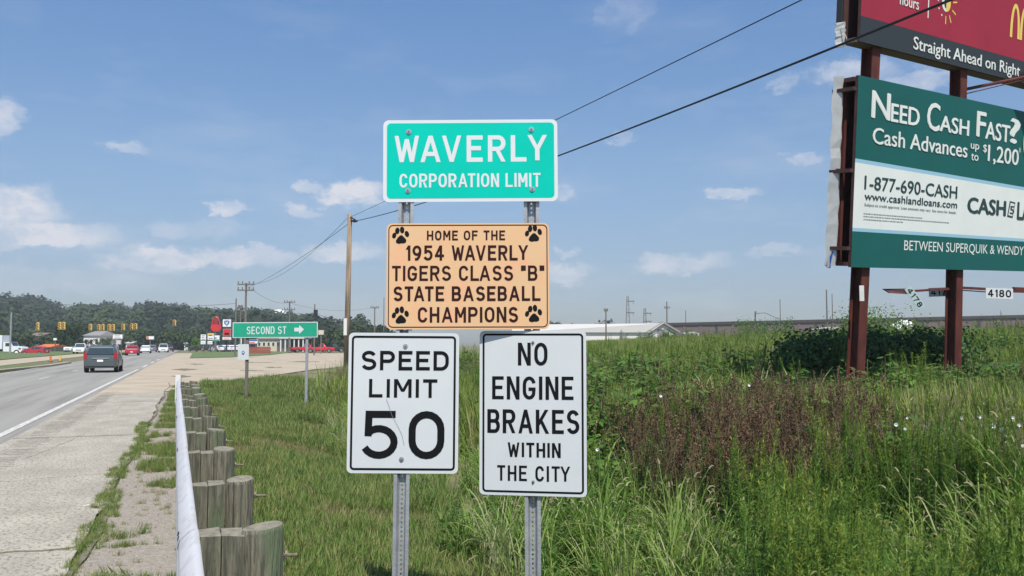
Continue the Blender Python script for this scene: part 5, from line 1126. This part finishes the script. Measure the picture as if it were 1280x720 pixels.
# ------------------------------------------------------------------ buildings
def house(name, label, x0, x1, ytop, yeave, Y, depth, wall, roof, cat='building', zb=0, nwin=3, gable=False, hip=.0, door=True, group=None):
    a, c = at(x0, yeave, Y), at(x1, yeave, Y); rt = at(x0, ytop, Y).z; ze = a.z; o = thing(name, label, cat, ((a.x+c.x)/2, Y, zb), group); w_ = c.x-a.x
    b = MB(); b.box(a.x+.3, c.x-.3, Y, Y+depth, zb-.3, ze); b.build('wall', wall, o)
    b = MB(); xm = (a.x+c.x)/2; i = hip*w_
    if gable: P = [(a.x,Y-.4,ze),(c.x,Y-.4,ze),(xm,Y-.4,rt),(a.x,Y+depth+.4,ze),(c.x,Y+depth+.4,ze),(xm,Y+depth+.4,rt)]; b.add(P, [(0,1,2),(3,5,4),(0,2,5,3),(1,4,5,2),(0,3,4,1)])
    else: P = [(a.x,Y-.4,ze),(c.x,Y-.4,ze),(c.x,Y+depth+.4,ze),(a.x,Y+depth+.4,ze),(a.x+i,Y+depth/2,rt),(c.x-i,Y+depth/2,rt)]; b.add(P, [(0,1,5,4),(1,2,5),(2,3,4,5),(3,0,4),(0,3,2,1)])
    b.build('roof', roof, o)
    for k_ in range(nwin):
        xc = a.x+w_*(k_+.75)/(nwin+.5); b = MB(); h0, h1 = zb+(ze-zb)*.4, zb+(ze-zb)*.78; ww = min(.55, w_/nwin*.28); b.box(xc-ww, xc+ww, Y-.05, Y+.02, h0, h1); wn = b.build('window', 'plaster_white', o); b = MB(); b.box(xc-ww*.8, xc+ww*.8, Y-.07, Y-.051, h0+.1, h1-.1); b.build('pane', 'glass', wn)
    if door: xc = a.x+w_*.9; b = MB(); b.box(xc-.45, xc+.45, Y-.06, Y+.02, zb, zb+min(2.1,(ze-zb)*.85)); b.build('door', 'metal_brown', o)
    return o
house('house', 'low house with a tan roof among the trees behind the box truck', 33, 52, 415.5, 420, 215, 9, 'wall_tan', 'roof_brown', 'house', nwin=2)
house('house', 'wide house with a grey hipped roof just above the grey car', 103, 126, 413.5, 419.5, 210, 10, 'white_wall', 'roof_grey', 'house', hip=.15, nwin=3)
house('shop_building', 'low shop with an orange roof behind the red hatchback', 44, 64, 430, 434, 190, 8, 'wall_tan', 'orange_roof', 'shop', nwin=3)
house('house', 'brown roofed house right of the grey hipped one', 124, 142, 420, 425, 230, 8, 'brick_red', 'roof_brown', 'house', nwin=2)
house('filling_station', 'small white flat roofed kiosk beyond the traffic signals', 156, 166, 426, 429, 230, 6, 'white_wall', 'roof_white', 'kiosk', nwin=1)
house('white_shed', 'tiny white shed at the far end of the road', 229, 238, 427.5, 429.5, 230, 6, 'white_wall', 'roof_white', 'shed', nwin=1, gable=True)
house('store_building', 'cream store with large windows under the street name sign', 320, 352, 419, 424, 200, 12, 'cream_wall', 'roof_brown', 'store', nwin=5)
# awning shelter with posts
p, q = at(352,421,196), at(383,421,196); o = thing('market_shelter', 'open roofed shelter with posts left of the bright red pickup', 'shelter', ((p.x+q.x)/2, 196, 0))
b = MB(); b.box(p.x, q.x, 194, 202, p.z-.45, p.z); b.build('roof', 'roof_white', o)
for k_ in range(6): xx = p.x+.3+(q.x-p.x-.6)*k_/5; b = MB(); b.box(xx-.12, xx+.12, 194.2, 194.5, -.05, p.z-.46); b.build('post', 'white_wall', o)
b = MB(); b.box(p.x, q.x, 201.4, 201.9, -.1, p.z-.46); b.build('back_wall', 'bark', o)
# brick planter wall
p, q = at(311,433,150), at(337.5,433,150); o = thing('planter_wall', 'low red brick wall on the grass behind the small notice', 'wall', ((p.x+q.x)/2, 150, 0)); z1 = at(320,433.2,150).z
for r_ in range(5):
    b = MB(); hh = z1/5; n_ = 18
    for k_ in range(n_): x0_ = p.x+(q.x-p.x)*(k_+(.5 if r_ % 2 else 0))/n_; b.box(x0_, x0_+(q.x-p.x)/n_-.02, 150+.004*(k_ % 3), 150.35, r_*hh-.03, (r_+1)*hh-.05)
    b.build('brick_course', 'brick_red', o)
# white roofed building on the right
Y = 150; a = at(640,405.5,Y); c = at(829,403.5,Y); zr = at(829,404.2,Y).z; ze = at(829,415.5,Y).z; g0, g1 = at(812,416,Y), at(846,416,Y)
o = thing('white_roof_building', 'long low building with a pale metal roof and gable end beyond the meadow', 'building', ((a.x+g1.x)/2, Y, .5))
xm = (g0.x+g1.x)/2
b = MB(); b.add([(a.x,Y+1,ze),(g0.x,Y,ze),(g0.x,Y,-.3),(a.x,Y+1,-.3)], [(0,1,2,3)]); b.add([(g0.x,Y,-.3),(g1.x,Y,-.3),(g1.x,Y,ze),(xm,Y,zr-.1),(g0.x,Y,ze)], [(0,1,2,3,4)]); b.add([(g1.x,Y,-.3),(g1.x,Y+40,-.3),(g1.x,Y+40,ze),(g1.x,Y,ze)], [(0,1,2,3)]); b.build('wall', 'white_wall', o)
b = MB(); b.add([(a.x,Y+.6,ze),(g0.x-.2,Y-.4,ze),(xm,Y-.4,zr),(a.x,Y+3,zr-.15)]+[(g0.x-.2,Y-.7,ze-.1),(xm,Y-.7,zr),(xm,Y-.7,zr+.2),(g0.x-.4,Y-.7,ze+.1)], [(0,1,2,3),(4,5,6,7)]); b.build('roof', 'roof_white', o)
for s in (0,1):
    b = MB(); x_e = g0.x-.5 if s == 0 else g1.x+.5; b.add([(x_e,Y-.5,ze-.15),(xm,Y-.5,zr-.05),(xm,Y-.5,zr+.3),(x_e,Y-.5,ze+.2),(x_e,Y+.5,ze-.15),(xm,Y+6,zr-.05),(xm,Y+6,zr+.3),(x_e,Y+.5,ze+.2)], [(0,1,2,3),(3,2,6,7),(0,4,5,1)]); b.build('gable_trim', 'roof_grey', o)
b = MB(); b.box(xm-1.0, xm+1.0, Y-.06, Y+.02, zr-2.2, zr-1.0); wn = b.build('vent', 'roof_grey', o)
# long brown building
Yb = 210; a = at(834,404.2,Yb); c = at(1420,391.0,Yb-28); o = thing('long_brown_building', 'very long dark brown industrial shed across the horizon on the right', 'building', ((a.x+c.x)/2, Yb, .5))
b = MB(); b.add([a, c, (c.x,c.y,-.3), (a.x,a.y,-.3), (a.x,a.y+30,a.z), (c.x,c.y+30,c.z), (c.x,c.y+30,-.3),(a.x,a.y+30,-.3)], [(0,3,2,1),(0,1,5,4),(0,4,7,3),(1,2,6,5),(4,5,6,7)]); b.build('wall', 'metal_brown', o)
b = MB(); e = Vector((0,-.3,0)); d5 = Vector((0,0,.55)); b.add([a+e-d5, c+e-d5, c+e+Vector((0,0,.1)), a+e+Vector((0,0,.1))], [(0,1,2,3)]); b.build('dark_fascia', 'dark_band', o)
for k_ in range(26):
    b = MB(); t = k_/26; p = a.lerp(c, t)+Vector((0,-.12,0)); q = a.lerp(c, t+.006)+Vector((0,-.12,0)); b.add([p-d5, q-d5, (q.x,q.y,-.2), (p.x,p.y,-.2)], [(0,3,2,1)]); b.build('wall_rib', 'dark_plastic' if k_ % 3 == 0 else 'metal_brown', o)
# white rubble heap and low white tanks in the meadow
p = at(1128,404,95); o = thing('rubble_heap', 'heap of white broken material between the billboard legs', 'rubble heap', (p.x, p.y, 1)); zt = at(1128,398.5,95).z; random.seed(3)
for k_ in range(26):
    b = MB(); cx, cy = p.x+random.gauss(0,.9), p.y+R(-.5,.5); cz = max(1.2, zt-.35-abs(cx-p.x)*.55-R(0,.9)); s = R(.25,.5)
    T = Matrix.Translation((cx,cy,cz)) @ Matrix.Rotation(R(0,3),4,'X') @ Matrix.Rotation(R(0,3),4,'Z'); b.box(-s,s,-s*.6,s*.6,-s*.4,s*.4,T); b.build('chunk', 'plaster_white' if k_ % 4 else 'roof_grey', o)
for x0_, x1_, y0_, y1_, lab in ((1017,1053,408.5,412,'pale low tank lid left of the billboard legs'),(853,872,414.8,417,'pale mound at the foot of the white roofed building')):
    p, q = at(x0_,y1_,90), at(x1_,y0_,90); o = thing('low_roof', lab, 'roof', ((p.x+q.x)/2, 90, 1)); b = MB(); b.prism([(p.x,-.2),(p.x,p.z),(p.x+.2*(q.x-p.x),q.z-.05),(q.x-.3*(q.x-p.x),q.z),(q.x,p.z),(q.x,-.2)], 89, 91, lambda x_, z_, h_: Vector((x_, h_, z_))); b.build('cover', 'roof_white', o)
# water tower dome
p = at(348.5,391.5,600); o = thing('water_tower', 'white dome of a water tower on the wooded ridge', 'water tower', (p.x, p.y, 10)); b = MB(); vs = []; n_ = 12
prf = [(0,2.6),(3,2.1),(5.2,.8),(5.6,-.6),(4.6,-2),(1.2,-3.2),(1.0,-18)]
for r_, z in prf: vs += [(p.x+r_*cos(2*pi*k_/n_), p.y+r_*sin(2*pi*k_/n_), p.z+z) for k_ in range(n_)]
b.add(vs, [(i*n_+j, i*n_+(j+1)%n_, (i+1)*n_+(j+1)%n_, (i+1)*n_+j) for i in range(len(prf)-1) for j in range(n_)]); b.build('tank', 'plaster_white', o, True)
# big dark tree left, tall bush by the road end
def tree(label, px, Y, ytop, wpx, m='tree_leaf', n=2600, name='tree', zc=.2):
    p = at(px, 430, Y); top = at(px, ytop, Y).z; w_ = wpx/F*Y/2; o = thing(name, label, 'tree', (p.x, p.y, 0)); b = MB()
    cl_ = [(Vector((p.x+random.gauss(0,.42)*w_, p.y+random.gauss(0,.4)*w_, top*R(zc+.05,.86))), R(.25,.42)*w_) for _ in range(26)]
    for i in range(n):
        c_, r_ = random.choice(cl_); d = Vector((random.gauss(0,1), random.gauss(0,1), random.gauss(0,1))).normalized(); q = c_+d*r_*R(.7,1.1); leafq(b, q, (d.orthogonal()+Vector((R(-.8,.8),R(-.8,.8),R(-.8,.8)))), d, w_*.16, w_*.12)
    b.build('crown', m, o); b = MB(); b.tube([(p.x,p.y,-.3),(p.x,p.y,top*.5)], w_*.09, 7, True, w_*.05)
    for c_, r_ in cl_[:6]: b.tube([(p.x,p.y,top*.3), c_], w_*.04, 4, True, w_*.015)
    b.build('trunk', 'bark', o); return o
tree('big round dark tree standing behind the red hatchback', 86, 185, 402, 34)
tree('bushy green tree behind the grey car', 132, 200, 420, 18, n=1300)
tree('rounded green tree at the left end of the clustered shop signs', 245, 190, 418.5, 13, 'weed_green', 1300)
tree('dark tree behind the right end of the street sign', 398, 200, 397, 13, n=1200)
tree('reddish shrub left of the bushy tree behind the grey car', 110, 190, 423, 10, 'dock_brown', 900)

# ------------------------------------------------------------------ shop signs
def pole_sign(label, x0, x1, y0, y1, Y, face, name='shop_sign', legs=1, frame_m='alu', extra=None):
    a, c = at(x0, y1, Y), at(x1, y0, Y); o = thing(name, label, 'sign', ((a.x+c.x)/2, Y, 0)); b = MB(); b.box(a.x, c.x, Y-.15, Y+.15, a.z, c.z); b.build('cabinet', frame_m, o)
    b = MB(); k_ = (c.x-a.x)*.05; b.box(a.x+k_, c.x-k_, Y-.17, Y-.151, a.z+k_, c.z-k_); b.build('face', face, o)
    for q in ([.5] if legs == 1 else [.15,.85]): xx = a.x+(c.x-a.x)*q; b = MB(); b.box(xx-.08, xx+.08, Y-.08, Y+.08, -.1, a.z); b.build('leg', 'polefar', o)
    if extra: extra(o, a, c, Y)
    return o
def sq(o, x0, x1, z0, z1, Y, m, nm='print', d=.18): b = MB(); b.box(x0, x1, Y-d-.01, Y-d, z0, z1); b.build(nm, m, o)
def lines(m, n=3):
    def f(o, a, c, Y):
        for i in range(n): z = a.z+(c.z-a.z)*(i+.6)/(n+.4); sq(o, a.x+(c.x-a.x)*.18, a.x+(c.x-a.x)*(.82-.1*(i%2)), z-(c.z-a.z)*.07, z+(c.z-a.z)*.07, Y, m)
    return f
def shield(o, a, c, Y):
    xm, zm, w_ = (a.x+c.x)/2, (a.z+c.z)/2, (c.x-a.x)*.33
    b = MB(); b.add([(xm+w_*x_, Y-.19, zm+w_*z_) for x_, z_ in ((-1,.8),(0,1),(1,.8),(.9,-.2),(0,-1),(-.9,-.2))], [(5,4,3,2,1,0)]); b.build('shield_emblem', 'sign_blue', o)
    b = MB(); b.add([(xm+w_*x_, Y-.2, zm+w_*z_) for x_, z_ in ((-.55,.5),(-.2,.5),(0,-.1),(.2,.5),(.55,.5),(0,-.6))], [(5,4,3,2,1,0)]); b.build('v_mark', 'plaster_white', o)
pole_sign('white square sign with a blue shield above the sales lot', 278.4,289.3,399,408.8,180,'plaster_white', extra=shield)
pole_sign('red square sign directly below the white shield sign', 278.8,289,411,420.6,179,'bright_red', extra=lambda o,a,c,Y: sq(o, a.x+.35, c.x-.35, a.z+.35, a.z+.75, Y, 'black', 'dark_lettering'))
pole_sign('narrow white sign directly below the red square sign', 278,289.6,421.2,425,179,'plaster_white', extra=lines('bright_red',1))
pole_sign('tall narrow white board at the left of the shop signs', 251,258,418,425.5,170,'plaster_white', extra=lines('roof_grey',3))
pole_sign('small white board below the tall narrow board', 251,257.5,426,430.5,169.5,'plaster_white', extra=lines('roof_grey',1))
pole_sign('white board with a yellow top bar in the shop sign cluster', 259.5,268,416.5,425,172,'plaster_white', extra=lambda o,a,c,Y: (sq(o, a.x+.1, c.x-.1, c.z-.45, c.z-.1, Y, 'sign_yellow'), lines('roof_grey',2)(o,a,c,Y)))
pole_sign('wide white board with a green stripe in the shop sign cluster', 266,275,419,426.5,174,'plaster_white', extra=lambda o,a,c,Y: (sq(o, a.x+.1, c.x-.1, a.z+.1, a.z+.35, Y, 'green2'), sq(o, a.x+.4, c.x-.6, a.z+.5, a.z+.75, Y, 'sign_blue')))
pole_sign('lower white board in the middle of the sign cluster', 259.5,266,426,430.5,171,'plaster_white', extra=lines('roof_grey',1))
pole_sign('white banner board under the left half of the street name sign', 305,323,424,430,175,'plaster_white', legs=2, extra=lambda o,a,c,Y: (sq(o, a.x+.2, c.x-.2, c.z-.4, c.z-.1, Y, 'sign_blue'), sq(o, a.x+.5, c.x-.6, a.z+.2, a.z+.35, Y, 'bright_red')))
pole_sign('cream board at the right end of the street name sign', 398,405,412.5,418.5,150,'cream_wall')
pole_sign('white double board above the grey car, left of the round tree', 141,154,417.8,424,190,'plaster_white', legs=2, extra=lines('roof_grey',2))
pole_sign('pale diamond shaped board under the white double board', 145.5,151.5,425,430.5,189,'roof_white')
pole_sign('white and red sign beside the far traffic signals', 183,193,420,424.5,200,'plaster_white', legs=1, extra=lambda o,a,c,Y: sq(o, a.x+.1, a.x+.6, a.z+.1, c.z-.1, Y, 'orange_roof'))
pole_sign('small white sign between the houses left of the big tree', 67,71.5,422.5,425.5,185,'plaster_white')
pole_sign('white narrow panel beside the pole below the street sign', 300,302.5,423,430,160,'plaster_white')
# red flame-shaped sign
Y = 182; a = at(269.5,397,Y); o = thing('red_sign', 'tall red sign with an arched open top above the shop signs', 'sign', (a.x, Y, 0)); f_ = Y/F
def E(x_, y_): p = at(x_, y_, Y); return (p.x, p.z)
b = MB(); pr = [E(*q) for q in ((264,406.5),(263.6,411),(266,413.5),(270,414.2),(274.5,413.3),(276.5,411),(276,406.5),(272,405.6),(268,405.6))]; b.prism(pr, Y-.15, Y+.15, lambda x_, z_, h_: Vector((x_, h_, z_))); b.build('cabinet', 'bright_red', o)
b = MB(); b.tube([(E(*q)[0], Y, E(*q)[1]) for q in ((264.6,407),(266,401),(267.6,397.3),(270,396),(272.4,397.3),(274,401),(275.4,407))], .13, 5); b.build('arch', 'bright_red', o)
for xq in (268.2,270,271.8): b = MB(); b.box(E(xq,402)[0]-.09, E(xq,402)[0]+.09, Y-.05, Y+.05, E(0,406)[1], E(0,397)[1]); b.build('slat', 'lamp_red', o)
b = MB(); b.box(a.x-.12, a.x+.12, Y+.0, Y+.1, -.1, E(270,413)[1]); b.build('leg', 'polefar', o)
# yellow hydrant posts at the kerb, orange cones
for x_, y_, lab in ((75,451.5,'small yellow post at the kerb end, left one'),(63,452.5,'small orange marker at the edge of the median')):
    p = onz(x_, y_, 0); o = thing('marker_post', lab, 'marker post', p, 'marker posts at the median end'); b = MB(); b.tube([p, p+Vector((0,0,.55))], .11, 8, True, .08); b.build('shaft', 'sign_yellow' if x_ > 70 else 'orange_roof', o); b = MB(); b.tube([p, p+Vector((0,0,.05))], .2, 8); b.build('base', 'dark_plastic', o)

# ------------------------------------------------------------------ summer haze
b = MB(); b.box(-900, 900, -60, 1100, -1.6, 90); hz = b.build('haze', 'white'); tag(hz, kind='stuff')
hm = bpy.data.materials.new('haze'); hm.use_nodes = True; t = hm.node_tree; t.nodes.clear(); pv = t.nodes.new('ShaderNodeVolumePrincipled'); pv.inputs['Density'].default_value = .00036; pv.inputs['Color'].default_value = (.86,.92,1,1)
t.links.new(pv.outputs[0], t.nodes.new('ShaderNodeOutputMaterial').inputs['Volume']); hz.data.materials.clear(); hz.data.materials.append(hm)
